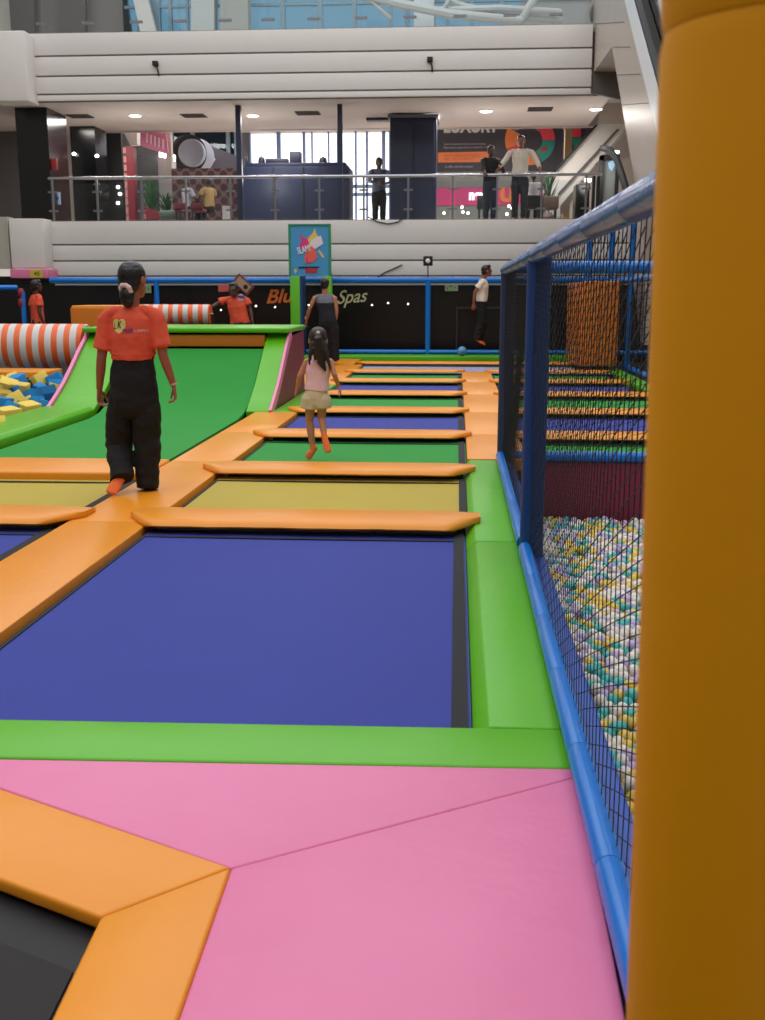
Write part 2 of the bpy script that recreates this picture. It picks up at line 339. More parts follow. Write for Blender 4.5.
# ------------------------------------------------------------------ foam pit
pw = MB(); pw.box(-13.4, -4.9, 9.2, 9.26, -0.94, -0.02); pw.box(-13.4, -4.9, 16.9, 16.98, -0.94, 0.0)
struct('wall_foam_pit', pw, BLACK)
obj('edge_pad', MB().box(-12.5, -6.75, 17.0, 17.75, -0.098, 0.10), ORANGE, None, 'orange pad strip behind the foam pit under the big striped roller', 'edge pad', bevel=0.03)
obj('edge_pad', MB().box(-6.7, -5.5, 17.0, 17.75, -0.098, 0.02), BLACK, None, 'black pad strip behind the foam pit next to the ramp', 'edge pad', bevel=0.02)
FY_, FB_ = mat('yellow_foam_cube', (236, 206, 96), 0.95, 0.1, 30), mat('blue_foam_cube', (42, 140, 206), 0.95, 0.1, 30)
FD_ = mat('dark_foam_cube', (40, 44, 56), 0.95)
picks = [(48, 394, 'b', 20), (32, 396, 'b', 18), (58, 386, 'b', 17), (70, 375, 'b', 16), (47, 406, 'b', 18), (17, 380, 'b', 16), (3, 402, 'b', 16), (34, 387, 'd', 16), (44, 377, 'y', 15), (7, 385, 'y', 18), (20, 388, 'y', 17),
         (16, 399, 'y', 18), (29, 408, 'y', 19), (8, 414, 'y', 22), (4, 395, 'y', 15), (63, 393, 'y', 12), (55, 387, 'y', 11), (3, 373, 'b', 14), (24, 378, 'd', 14), (60, 377, 'd', 16), (33, 379, 'd', 13), (66, 384, 'd', 14), (13, 408, 'b', 16), (41, 412, 'd', 16),
         (-8, 392, 'y', 18), (-14, 408, 'b', 18), (-4, 424, 'y', 20), (-22, 418, 'y', 20), (54, 398, 'd', 14), (24, 395, 'd', 14), (36, 402, 'b', 15), (40, 388, 'b', 12), (13, 391, 'b', 13), (26, 402, 'y', 14), (-2, 381, 'y', 15), (12, 378, 'y', 13)]
NM = {'b': 'blue', 'y': 'yellow', 'd': 'black'}
where = {'b': 'blue foam cube lying tilted in the foam pit beside the lime pad', 'y': 'pale yellow foam cube lying in the foam pit beside the lime pad', 'd': 'black foam cube down between the coloured foam cubes of the pit'}
cube_me = {}
for k, m in (('b', FB_), ('y', FY_), ('d', FD_)):
    me = MB().box(-.5, .5, -.5, .5, -.5, .5).mesh('foam_cube', V((0, 0, 0)), 0.035, 2); finish(me, m, 50); cube_me[k] = me
def cube(x, y, z, s, k, lab):
    o = bpy.data.objects.new('foam_cube', cube_me[k]); C.objects.link(o); o.location = (x, y, z); o.scale = (s, s, s)
    o.rotation_euler = (random.uniform(-.5, .5), random.uniform(-.5, .5), random.uniform(0, 3.1)); props(o, lab, 'foam cube', 'foam cubes in the foam pit, ' + NM[k] + ' ones')
for (px, py, k, s) in picks:
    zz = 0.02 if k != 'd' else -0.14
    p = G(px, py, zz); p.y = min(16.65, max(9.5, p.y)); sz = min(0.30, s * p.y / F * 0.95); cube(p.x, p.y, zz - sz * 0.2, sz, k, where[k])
for i in range(10):
    for j in range(9):
        x = -5.24 - i * 0.42 + random.uniform(-.08, .08); y = 9.6 + j * 0.85 + random.uniform(-.2, .2)
        if y > 16.7: continue
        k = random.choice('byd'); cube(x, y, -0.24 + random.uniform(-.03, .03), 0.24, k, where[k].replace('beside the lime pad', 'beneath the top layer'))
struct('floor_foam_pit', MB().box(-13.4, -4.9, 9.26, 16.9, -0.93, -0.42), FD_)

# ------------------------------------------------------------------ rollers and box
def roller(x0, x1, y, z, r, label, stand):
    t = thing('striped_roller', ((x0 + x1) / 2, y, -0.42 if stand else -0.098), label, 'roller', 'orange and white striped rollers')
    b = r * 0.06
    obj('roll', MB().tube([(x0, y, z), (x0 + b, y, z), (x1 - b, y, z), (x1, y, z)], [r * .95, r, r, r * .95], 48, cap=0), STRIPE, t)
    zb = -0.42 if stand else -0.098
    for x in (x0 - 0.04, x1 + 0.03):
        obj('post', MB().tube([(x, y, zb), (x, y, z)], 0.025, 10, cap=0), BLACK, t)
    obj('axle', MB().tube([(x0 - 0.05, y, z), (x1 + 0.04, y, z)], 0.02, 10, cap=0), STEEL, t)
    return t
roller(-7.3, -4.92, 13.9, 0.67, 0.29, 'big orange and white striped roller over the foam pit', True)
roller(-5.35, -4.10, 17.6, 1.02, 0.16, 'smaller orange and white striped roller behind the green ramp', False)
xb = YP(70, 310, 18.6).x
bx = thing('foam_block', (xb + 0.9, 18.9, -0.098), 'orange padded block wall standing behind the ramp at the left', 'padded block')
obj('body', MB().box(xb, xb + 1.75, 18.6, 19.6, -0.098, 1.12), DORANGE, bx, bevel=0.03)
obj('cap', MB().box(xb + .02, xb + 1.73, 18.62, 19.58, 1.10, 1.15), ORANGE, bx, bevel=0.02)
# tall orange box at right
x0 = YP(582, 300, 19.4).x; x1 = YP(620, 300, 19.4).x; zt = YP(600, 281, 19.4).z
bx = thing('padded_column', ((x0 + x1) / 2, 19.9, 0.0), 'tall orange padded box column beyond the ball pit net', 'padded column')
obj('front_pad', MB().box(x0, x1, 19.4, 19.5, 0.067, zt), DORANGE, bx, bevel=0.03)
obj('side_pad', MB().box(x0 - 0.05, x0 + 0.02, 19.51, 21.5, 0.067, zt - 0.02), DORANGE, bx, bevel=0.02)
obj('body', MB().box(x0 + .025, x1 - 0.02, 19.51, 21.5, 0.067, zt - 0.03), DORANGE, bx, bevel=0.02)
# exercise ball
q = YP(462, 354, 22.3); obj('exercise_ball', MB().ell((q.x, q.y, 0.075 + 0.1), (0.1, 0.1, 0.1), None, 24, 16), mat('blue_rubber', (96, 160, 210), 0.4), None, 'light blue ball resting on the far lime strip by the rail', 'ball')

# ------------------------------------------------------------------ fences
FX = 0.385
def foam_rail(mb, a, b, r, n, jitter=0.0):
    a = V(a); b = V(b)
    for i in range(n):
        p = a.lerp(b, i / n); q = a.lerp(b, (i + 1) / n); L = (q - p); e = L.normalized() * min(0.012, L.length * .1)
        mb.tube([p + e * .1, p + e, q - e, q - e * .1], [r * .965, r, r, r * .965], 24, cap=0)
    return mb
def strand(mb, pts, r=0.0014):
    vs = []; fs = []
    for i, p in enumerate(pts):
        t = (pts[min(i + 1, len(pts) - 1)] - pts[max(i - 1, 0)]).normalized()
        u = V((1, 0, 0)); u = (u - t * u.dot(t)); u = u.normalized() if u.length > 1e-4 else V((0, 1, 0)); w = t.cross(u)
        for k in range(3):
            a = 2.094 * k; vs.append(p + u * (r * math.cos(a)) + w * (r * math.sin(a)))
    for i in range(len(pts) - 1):
        for k in range(3): fs.append((i * 3 + k, i * 3 + (k + 1) % 3, (i + 1) * 3 + (k + 1) % 3, (i + 1) * 3 + k))
    mb.add(vs, fs)
def netmesh(pt, umax, z0, z1, du, dz, shift, r, steps=0.12):
    mb = MB(); n = int(umax / du)
    for i in range(n + 1):
        u = i * du; m = 8
        strand(mb, [pt(u, z0 + (z1 - z0) * k / m) for k in range(m + 1)], r)
    lo = min(shift(0), shift(umax)); hi = max(shift(0), shift(umax)); c = z0 - hi
    m = max(4, int(umax / steps))
    while c < z1 - lo:
        run = []
        for k in range(m + 1):
            u = umax * k / m; z = c + shift(u)
            if z0 <= z <= z1: run.append(pt(u, z))
            else:
                if len(run) > 1: strand(mb, run, r)
                run = []
        if len(run) > 1: strand(mb, run, r)
        c += dz
    return mb
Y0, Y1 = 1.0, 8.78; ZT = 1.542
fn = thing('net_fence', (FX, (Y0 + Y1) / 2, 0.0), 'blue padded rail fence with black netting beside the ball pit', 'net fence')
mb = foam_rail(MB(), (FX, Y0, ZT), (FX, Y1 + 0.04, ZT), 0.039, 11); o = obj('top_rail', mb, mat('glossy_blue_tube', (46, 104, 176), 0.22, 0.06, 22, spec=0.8), fn)
obj('bottom_rail', foam_rail(MB(), (FX - 0.01, Y0, 0.036), (FX - 0.01, 5.42, 0.036), 0.036, 7), FOAMBLUE, fn)
obj('bottom_rail', foam_rail(MB(), (FX - 0.01, 5.56, 0.036), (FX - 0.01, 8.68, 0.036), 0.036, 3), FOAMBLUE, fn)
for y, r in ((5.5, 0.062), (8.76, 0.062)): obj('post', MB().tube([(FX + 0.03, y, -0.098), (FX + 0.03, y, ZT)], r, 24, cap=0), NAVY if y < 6 else mat('dark_navy_foam', (34, 46, 88), 0.5), fn)
obj('net', netmesh(lambda u, z: V((FX + 0.012 + 0.012 * math.sin(u * 1.9 + z * 2) * math.sin(math.pi * min(1, max(0, z / 1.55))), Y0 + u, z)), Y1 - Y0, 0.05, ZT - 0.02, 0.066, 0.054,
    lambda u: -0.40 * u + 0.03 * math.sin(u * 1.3), 0.0018), NET, fn, ang=180)
cf = thing('net_fence', (1.7, 8.8, 0.0), 'blue padded rail fence with netting along the far side of the ball pit', 'net fence')
obj('top_rail', foam_rail(MB(), (FX + 0.06, 8.8, 1.56), (3.0, 8.8, 1.56), 0.05, 5), FOAMBLUE, cf)
obj('bottom_rail', foam_rail(MB(), (FX + 0.1, 8.8, 0.015), (3.0, 8.8, 0.015), 0.045, 5), FOAMBLUE, cf)
obj('post', MB().tube([(3.05, 8.8, -0.098), (3.05, 8.8, 1.56)], 0.055, 20, cap=0), FOAMBLUE, cf)
obj('net', netmesh(lambda u, z: V((FX + 0.08 + u, 8.8 + 0.01 * math.sin(u * 3), z)), 2.55, 0.06, 1.52, 0.058, 0.058, lambda u: 0.25 * u, 0.0024), NET, cf, ang=180)
# far right side fence
sf = thing('net_fence', (3.12, 16, -0.098), 'far blue fence with tall posts at the right beyond the ball pit', 'net fence')
obj('bottom_rail', foam_rail(MB(), (3.12, 9.0, 0.04), (3.12, 22.6, 0.04), 0.05, 8), FOAMBLUE, sf)
obj('top_rail', foam_rail(MB(), (3.12, 9.0, 1.6), (3.12, 22.6, 1.6), 0.045, 8), FOAMBLUE, sf)
for y in (17.2, 19.6, 22.2): obj('post', MB().tube([(3.12, y, -0.098), (3.12, y, 2.7 if y > 18 else 1.6)], 0.05, 16, cap=0.3), FOAMBLUE, sf)
obj('net', netmesh(lambda u, z: V((3.12, 9.0 + u, z)), 13.4, 0.08, 1.56, 0.12, 0.12, lambda u: 0.1 * u, 0.003, 0.6), NET, sf, ang=180)
# back fence
bk = thing('rail_fence', (-2, 22.95, -0.098), 'long blue rail fence across the far end of the deck', 'rail fence')
zt = YP(430, 280, 22.95).z; zb = YP(430, 352, 22.95).z
obj('top_rail', foam_rail(MB(), (YP(50, 280, 22.95).x, 22.95, zt), (4.4, 22.95, zt), 0.062, 9), FOAMBLUE, bk)
obj('bottom_rail', foam_rail(MB(), (-10.5, 22.95, zb), (4.4, 22.95, zb), 0.05, 9), FOAMBLUE, bk)
for px in (157, 428): X = YP(px, 300, 22.95).x; obj('post', MB().tube([(X, 22.95, -0.098), (X, 22.95, zt)], 0.055, 16, cap=0), FOAMBLUE, bk)
for px in (590, 612): X = YP(px, 240, 22.95).x; obj('post', MB().tube([(X, 22.95, -0.098), (X, 22.95, 2.75)], 0.06, 16, cap=0.3), FOAMBLUE, bk)
X = YP(428, 262, 22.95).x
sn = thing('sensor', (X, 22.95, zt + 0.06), 'small black sensor box on a stalk above the blue rail', 'sensor')
obj('stalk', MB().tube([(X, 22.95, zt + 0.06), (X, 22.95, zt + 0.32)], 0.012, 8), BLACK, sn)
zc = YP(428, 261, 22.95).z
obj('housing', MB().box(X - 0.1, X + 0.1, 22.9, 23.0, zc - 0.1, zc + 0.1), BLACK, sn, bevel=0.01)
obj('lens', MB().tube([(X, 22.90, zc), (X, 22.88, zc)], 0.05, 16), WHITE, sn)
# short stub fence at far left
sb = thing('post', (YP(23, 300, 20).x, 20, -0.098), 'blue post with two red rings behind the big striped roller', 'post')
X = YP(23, 300, 20).x
obj('shaft', MB().tube([(X, 20, -0.098), (X, 20, 1.4)], 0.045, 14, cap=0), FOAMBLUE, sb)
for py in (293, 303): z = YP(23, py, 20).z; obj('ring', MB().tube([(X - .03, 20, z - 0.05), (X - .03, 20, z + 0.05)], 0.06, 14), mat('red_ring', (150, 30, 50), 0.5), sb, label='red ring')
obj('side_rail', MB().tube([(-11.5, 20.1, 1.47), (YP(14, 288, 20).x, 20.1, 1.47)], 0.05, 14), FOAMBLUE, sb)

# yellow column --------------------------------------------------------------
yc = thing('padded_column', (0.25, 0.75, 0.004), 'thick yellow foam padded column close to the camera at right', 'padded column')
lean = (0.016, 0)
def colpt(z): return V((YCX + lean[0] * (1.35 - z), 0.78, z))
YCR = 0.078; YCX = XL = YP(647.5, 400, 0.78).x + YCR
zj = YP(690, 0, 0.70).z
obj('foam_sleeve', MB().tube([colpt(0.002), colpt(0.01), colpt(zj - 0.012), colpt(zj)], [YCR * .96, YCR, YCR, YCR * .97], 64, cap=0), YCOL, yc)
obj('foam_sleeve', MB().tube([colpt(zj + 0.001), colpt(zj + 0.012), colpt(2.6)], [YCR * .97, YCR, YCR], 64, cap=0), YCOL, yc)

# ------------------------------------------------------------------ ball pit
pf = MB().box(0.41, 3.2, 0.6, 8.9, -0.93, -0.88); struct('floor_ball_pit', pf, MAROON)
obj('pit_wall_pad', MB().box(0.46, 3.05, 8.79, 8.855, -0.87, -0.03), MAROON, None, 'maroon padded wall at the far side of the ball pit', 'padded wall', bevel=0.01)
obj('pit_wall_pad', MB().box(0.405, 0.49, 0.7, 8.70, -0.87, -0.02), mat('blue_vinyl', (30, 82, 176), 0.45), None, 'blue padded wall of the ball pit under the near net', 'padded wall', bevel=0.01)
obj('pit_wall_pad', MB().box(3.0, 3.06, 0.7, 8.78, -0.87, 0.0), MAROON, None, 'maroon padded wall at the right side of the ball pit', 'padded wall', bevel=0.01)
R = 0.031; ZS = -0.50
bcol = [('cream', (238, 228, 216)), ('lavender', (190, 174, 212)), ('teal', (70, 184, 178)), ('yellow', (234, 200, 92))]
bm_ = [mat('ball_' + n, c, 0.35) for n, c in bcol]
pos = []
random.seed(3)
sx = 2 * R * 1.01; sy = sx * 0.866; j = 0; y = 2.1
while y < 8.70:
    x = 0.53 + (j % 2) * R
    while x < 2.3:
        h = ZS + 0.04 * noise.noise(V((x * 1.5, y * 1.5, 0))) + 0.012 * random.uniform(-1, 1) 
        if random.random() > 0.12: pos.append((x + random.uniform(-.004, .004), y + random.uniform(-.004, .004), h))
        x += sx
    y += sy; j += 1
j = 0; y = 2.1
while y < 8.70:
    x = 0.53 + (1 - j % 2) * R
    while x < 2.3:
        pos.append((x, y + R * 0.3, ZS - 0.052 + 0.04 * noise.noise(V((x * 1.5, y * 1.5, 0))) )); x += sx
    y += sy; j += 1
RMi = RM.inverted()
def proj(p):
    c = RMi @ (V(p) - O); return (382.5 + F * c.x / -c.z, 510 - F * c.y / -c.z)
vis = []; rest = []
for p in pos:
    u, w = proj(p)
    s_ok = u < 636 and p[2] > ZS - 0.045
    tx = p[0] * (0 - CH) / (p[2] - CH)  # X where the sight line crosses deck level
    if s_ok and tx > 0.45: vis.append(p)
    else: rest.append(p)
vis.sort(key=lambda p: p[1]); ind = vis[:300]; rest += vis[300:]
def clr(p): 
    a = noise.noise(V((p[0] * 4 + 5, p[1] * 4, 1))) + random.uniform(-.45, .45)
    return 0 if a < -0.18 else 1 if a < 0.06 else 2 if a < 0.27 else 3
bme = []
for k in range(4):
    me = MB().ell((0, 0, 0), (R, R, R), None, 24, 14).mesh('pit_ball', recalc=False); finish(me, bm_[k], 180); bme.append(me)
for p in ind:
    k = clr(p); o = bpy.data.objects.new('pit_ball', bme[k]); C.objects.link(o); o.location = p
    props(o, '%s plastic ball among the nearest balls in the ball pit' % bcol[k][0], 'ball', '%s plastic balls in the near end of the ball pit' % bcol[k][0])
tb = MB().ell((0, 0, 0), (R, R, R), None, 10, 6); tv = [tuple(v) for v in tb.v]
vs = []; fs = []; mi = []
for p in rest:
    n = len(vs); k = clr(p); vs += [(a + p[0], b + p[1], c + p[2]) for a, b, c in tv]; fs += [tuple(i + n for i in f) for f in tb.f]; mi += [k] * len(tb.f)
me = bpy.data.meshes.new('plastic_balls'); me.from_pydata(vs, [], fs)
for m in bm_: me.materials.append(m)
me.polygons.foreach_set('material_index', mi); me.polygons.foreach_set('use_smooth', [True] * len(fs)); me.update()
o = bpy.data.objects.new('plastic_balls', me); C.objects.link(o)
props(o, 'mass of cream, lavender, teal and yellow balls filling the ball pit', 'balls', None, 'stuff')
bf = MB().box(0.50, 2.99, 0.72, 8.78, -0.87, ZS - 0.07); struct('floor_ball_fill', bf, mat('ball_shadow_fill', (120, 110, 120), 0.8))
#@@PART3
# ------------------------------------------------------------------ mall shell
YF = 24.0
def zat(py, px=315, Y=YF): return YP(px, py, Y).z
def xat(px, Y=YF, py=200): return YP(px, py, Y).x
XR = 4.75
z1a, z1b = zat(278), zat(219.5); z2a, z2b = zat(98.5), zat(28)
def banded(name, xa, xb, ys, cuts):
    mb = MB(); zs = [zat(c) for c in cuts]
    for i in range(len(zs) - 1): mb.box(xa, xb, YF, YF + 0.12, zs[i] + 0.018, zs[i + 1] - 0.018)
    struct(name, mb, WHITEW, bevel=0.006)
    struct(name.replace('wall', 'trim') + '_groove', MB().box(xa, xb, YF + 0.03, YF + 0.11, zs[0], zs[-1]), GROOVE)
banded('wall_lower_fascia', xat(48), XR, 0, [279, 276, 260.5, 244, 219.5])
banded('wall_upper_fascia', xat(39), xat(592, py=60), 0, [98.5, 91, 72.5, 52, 28])
struct('wall_lower_fascia_block', MB().box(xat(7, 23.5), xat(41, 23.5), 23.5, 24.1, zat(268, 30, 23.5), zat(218.5, 30, 23.5)), WHITEW, bevel=0.02)
struct('wall_upper_fascia_block', MB().box(xat(-1, 23.5), xat(35, 23.5), 23.5, 24.1, zat(101, 20, 23.5), zat(30.5, 20, 23.5)), WHITEW, bevel=0.02)
struct('trim_pink', MB().box(xat(5, 23.4), xat(43, 23.4), 23.4, 24.0, zat(278, 30, 23.4), zat(269, 30, 23.4)), PINK, bevel=0.01)
sx0, sx1, sz0, sz1 = rect(30, 277.5, 43, 269.8, 23.37)
sg = obj('sign', MB().box(sx0, sx1, 23.37, 23.395, sz0, sz1), mat('sign_yellow', (200, 180, 60), 0.6), None, 'small yellow sign on the pink band at upper left', 'sign')
textobj('lettering', '45', sx0 + .08, sz0 + .04, sx1 - .07, sz1 - .04, 23.368, BLACK, sg)
FL1 = z1b - 0.02
struct('floor_upper', MB().box(-13.5, 8, YF + 0.13, 40, FL1 - 0.25, FL1), mat('gallery_floor', (196, 186, 178), 0.3))
CZ = z2a
struct('ceiling_gallery', MB().box(-13.5, xat(612, 24, 100), YF + 0.13, 28.4, CZ, CZ + 0.2), CEIL)
struct('ceiling_gallery_drop', MB().box(-13.5, xat(625, 24, 100), 28.3, 28.6, CZ - 0.0, CZ + 1.4), CEIL)
struct('ceiling_rear', MB().box(-13.5, 8, 28.6, 38.3, z2b - 0.1, z2b), CEIL)
struct('floor_top', MB().box(-13.5, 8, YF + 0.13, 28.6, z2b - 0.14, z2b - 0.04), CEIL)
struct('wall_left', MB().box(-13.9, -13.5, -6, 40, -0.95, 14), BEIGE)
struct('wall_right', MB().box(8.0, 8.4, -6, 40, -0.95, 14), BEIGE)
struct('wall_rear', MB().box(-13.5, 8, -6.2, -6, -0.95, 14), BEIGE)
# dark left side below and beside
struct('wall_left_return', MB().box(-13.5, xat(6, 23.6), 23.6, 23.9, zat(269, 5), zat(218, 5)), BEIGE)
struct('wall_shopfront', MB().box(-13.5, 8, 24.35, 24.5, -0.95, z1a + 0.05), SHOP)
struct('wall_shopfront_header', MB().box(-13.5, XR, 24.15, 24.34, z1a - 0.10, z1a), DARKW)
dr = MB(); dx = xat(456, 24.3, 320)
for xx in (dx, dx + 1.1, dx + 2.2): dr.box(xx, xx + 0.04, 24.28, 24.34, -0.95, 1.02)
dr.box(dx, dx + 2.24, 24.28, 24.34, 1.02, 1.07)
struct('door_1', dr, mat('dark_frame', (46, 42, 44), 0.5))
struct('trim_curtain_track', MB().box(xat(50, 23.2), 4.4, 23.2, 23.24, zat(285.2, 300, 23.2), zat(283.6, 300, 23.2)), mat('track_grey', (170, 170, 170), 0.5))
# shop letters
x0, x1, z0, z1 = rect(266, 303, 294, 289, 24.34)
textobj('shop_lettering', 'Blu', x0, z0, x1, z1, 24.35, mat('orange_letters', (232, 112, 36), 0.5), None, 0.35, 0.02, 0.03, 0.06, label='orange slanted letters of the shop name left of the green portal', cat='sign')
x0, x1, z0, z1 = rect(337, 307, 368, 289.5, 24.34)
textobj('shop_lettering', 'Spas', x0, z0, x1, z1, 24.35, mat('cream_letters', (212, 206, 160), 0.5), None, 0.45, 0.005, 0.03, 0.08, label='cream slanted script letters of the shop name right of the green portal', cat='sign')
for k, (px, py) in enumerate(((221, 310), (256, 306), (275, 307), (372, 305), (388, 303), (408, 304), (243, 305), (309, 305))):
    q = YP(px, py, 24.35); obj('shop_glint', MB().ell((q.x, 24.345, q.z), (0.018, 0.012, 0.018), None, 12, 8), GLOW, None, 'tiny white glint painted as a glowing dot on the dark shopfront', 'lamp', 'tiny painted glints on the dark shopfront')  # glowing dots stand in for reflections in the dark glass
def exitsign(px0, py0, px1, py1, Y, label, s):
    x0, x1, z0, z1 = rect(px0, py1, px1, py0, Y)
    t = obj('exit_sign', MB().box(x0, x1, Y, Y + 0.04, z0, z1), mat('pale_green_sign', (138, 160, 118), 0.5), None, label, 'sign')
    m = mat('sign_green', (50, 88, 60), 0.5); w = (x1 - x0)
    obj('pictogram', MB().box(x0 + w * .12, x0 + w * .2, Y - 0.008, Y - 0.001, z0 + .04, z1 - .05).box(x0 + w * .3, x0 + w * .55, Y - 0.008, Y - 0.001, z0 + .09, z0 + .12).add([(x1 - w * .15, Y - .006, (z0 + z1) / 2), (x1 - w * .3, Y - .006, z0 + .05), (x1 - w * .3, Y - .006, z1 - .05), (x1 - w * .15, Y - .001, (z0 + z1) / 2), (x1 - w * .3, Y - .001, z0 + .05), (x1 - w * .3, Y - .001, z1 - .05)], [(0, 2, 1), (3, 4, 5), (0, 1, 4, 3), (1, 2, 5, 4), (2, 0, 3, 5)]), m, t)
exitsign(445, 284.5, 458, 291, 24.1, 'pale green exit sign hanging beside the jumping person', 0)
exitsign(142, 285, 151, 293, 24.1, 'pale green exit sign beside the head of the walking person', 0)
# hanging boards on the shopfront
def board(cpx, cpy, w, h, rot, Y, frame, face, label):
    c = YP(cpx, cpy, Y); ca, sa = math.cos(rot), math.sin(rot)
    def pt(a, b, y): return (c.x + a * ca - b * sa, y, c.z + a * sa + b * ca)
    def slab(w, h, y0, y1): return MB().slab([pt(-w, -h, y0), pt(w, -h, y0), pt(w, h, y0), pt(-w, h, y0)], (0, y1 - y0, 0))
    t = obj('wall_board', slab(w, h, Y, Y + 0.055), frame, None, label, 'board')
    if face: obj('panel', slab(w * .8, h * .72, Y - 0.012, Y - 0.001), face, t); obj('emblem', MB().tube([pt(w * .35, 0, Y - .016), pt(w * .35, 0, Y - 0.0125)], 0.05, 16), BLACK, t)
board(243, 284.5, 0.215, 0.12, -0.72, 22.83, mat('dark_red_frame', (120, 44, 48), 0.5), mat('tan_panel', (168, 138, 112), 0.6), 'tilted framed tan board with dark red border hanging on the blue rail')
board(224, 288, 0.13, 0.075, 0.05, 22.83, mat('salmon_board', (196, 84, 78), 0.6), None, 'small salmon coloured board left of the tilted framed board')

# green portal with poster -------------------------------------------------
YPt = 22.2
x0, x1, _, zt_ = rect(288, 300, 331.5, 224, YPt); zb_ = YP(310, 276, YPt).z
po = thing('portal', ((x0 + x1) / 2, YPt, -0.098), 'green portal frame carrying a light blue poster at the far end', 'portal')
PG = mat('portal_green', (96, 186, 36), 0.45)
obj('post', MB().box(x0 + .02, YP(300, 300, YPt).x, YPt, YPt + 0.2, -0.098 if False else 0.022, zb_), PG, po, bevel=0.01)
obj('post', MB().box(YP(322.5, 300, YPt).x, x1, YPt, YPt + 0.2, 0.022, zb_), PG, po, bevel=0.01)
obj('inner_jamb', MB().box(YP(300, 300, YPt).x, YP(301.5, 300, YPt).x + .02, YPt + .02, YPt + 0.5, 0.022, zb_), NAVY, po)
obj('header', MB().box(x0 + .02, x1, YPt + 0.05, YPt + 0.2, zb_, zb_ + 0.05), mat('dark_teal', (30, 70, 90), 0.5), po)
fr = MB(); fr.box(x0, x1, YPt, YPt + .06, zt_ - .03, zt_); fr.box(x0, x0 + .04, YPt, YPt + .06, zb_, zt_ - .03); fr.box(x1 - .05, x1, YPt, YPt + .06, zb_, zt_ - .03)
obj('poster_frame', fr, mat('frame_green', (40, 140, 84), 0.5), po)
ps = obj('poster', MB().box(x0 + .04, x1 - .05, YPt + .02, YPt + .06, zb_, zt_ - .03), mat('poster_blue', (66, 150, 200), 0.5), po)
w_, h_ = x1 - x0 - 0.09, zt_ - .03 - zb_
def pp(u, v, y): return (x0 + .04 + w_ * u, y, zb_ + h_ * v)
def poly(nm, pts, m, y): 
    return obj(nm, MB().slab([pp(u, v, y) for u, v in pts], (0, 0.003, 0)), m, ps)
MG = mat('poster_magenta', (216, 52, 128), 0.5); YY = mat('poster_yellow', (226, 196, 96), 0.5); WW = mat('poster_white', (228, 214, 220), 0.5); RR = mat('poster_coral', (232, 96, 84), 0.5); CR = mat('poster_crimson', (176, 44, 66), 0.5)
poly('splash', [(.24, .86), (.3, .7), (.22, .6), (.34, .5), (.44, .55), (.56, .72), (.5, .8), (.42, .74), (.34, .76)], MG, YPt + .012)
poly('splash', [(.45, .74), (.6, .86), (.64, .96), (.68, .84), (.76, .76), (.72, .66), (.5, .62)], YY, YPt + .009)
poly('patch', [(.5, .62), (.56, .72), (.8, .8), (.86, .64), (.66, .54), (.54, .56)], WW, YPt + .006)
poly('streak', [(.76, .52), (.88, .38), (.84, .36), (.72, .5)], YY, YPt + .012)
poly('flame', [(.36, .36), (.42, .5), (.56, .6), (.66, .5), (.7, .36), (.6, .28), (.5, .27), (.4, .24), (.38, .3)], RR, YPt + .004)
poly('streak', [(.4, .34), (.44, .4), (.46, .28), (.42, .24)], MG, YPt + .002)
poly('rim', [(.2, .155), (.22, .185), (.76, .19), (.74, .165)], BLACK, YPt + .004)
poly('basket', [(.38, .06), (.38, .15), (.7, .16), (.68, .06)], CR, YPt + .008)
poly('badge', [(.08, .1), (.1, .14), (.14, .14), (.16, .1), (.12, .05)], YY, YPt + .010)
X0, _, Z0 = pp(.18, .46, 0); X1, _, Z1 = pp(.52, .6, 0)
textobj('lettering', 'SLAM!', X0, Z0, X1, Z1, YPt + .000, WHITE, ps, 0, 0.02, 0.004, 0.25)
# cable on the lower fascia
def cable(pts, label): obj('cable', MB().tube([YP(a, b, YF - 0.03) for a, b in pts], 0.014, 6), BLACK, None, label, 'cable')
cable([(378, 277), (385, 272.5), (393, 269), (402, 265)], 'thin black cable slanting down the white fascia')
cable([(368, 217), (378, 222), (388, 224), (398, 222), (404, 217)], 'thin black cable sagging over the edge of the white fascia')
for k, (px, py, l) in enumerate(((156, 64, 'left'), (430, 60, 'right'))):
    q = YP(px, py, YF); t = thing('wall_hook', (q.x, YF - 0.03, q.z), 'small black bracket sticking out of the upper white fascia at the ' + l, 'bracket')
    obj('bracket', MB().box(q.x - .06, q.x + .06, YF - 0.10, YF, q.z - .05, q.z + .05), BLACK, t, bevel=0.01)
    obj('wire', MB().tube([(q.x + .02, YF - .04, q.z - .04), (q.x + .05, YF - .03, q.z - .16), (q.x + .05, YF - .01, q.z - .24)], 0.02, 6), mat('brown_wire', (90, 60, 50), .7), t)

# glass railings --------------------------------------------------------------
YR = 24.25; hz = zat(176.5, 300, YR)
rl = thing('glass_railing', (xat(320, YR), YR, FL1), 'glass railing with steel handrail along the gallery above the fascia', 'railing')
obj('handrail', MB().tube([(xat(50, YR), YR, hz), (xat(600, YR), YR, hz)], 0.035, 12), STEEL, rl)
rp_ = [53 + 44.4 * i for i in range(13)]
CL = mat('clip_grey', (120, 120, 125), 0.4, metal=0.6)
for i, px in enumerate(rp_):
    X = xat(px, YR); m = MB().box(X - .022, X + .022, YR - .02, YR + .02, FL1, hz - .03)
    for zc in (FL1 + .25, hz - .3): m.box(X - .10, X + .10, YR - .03, YR + .03, zc - .018, zc + .018)
    obj('post', m, CL, rl)
    if i < 12: obj('glass_pane', MB().box(X + .06, xat(rp_[i + 1], YR) - .06, YR - .006, YR + .006, FL1 + .06, hz - .12), GLASSM, rl)
rl2 = thing('glass_railing', (0, YR, z2b), 'glass railing of the top gallery above the upper white fascia', 'railing')
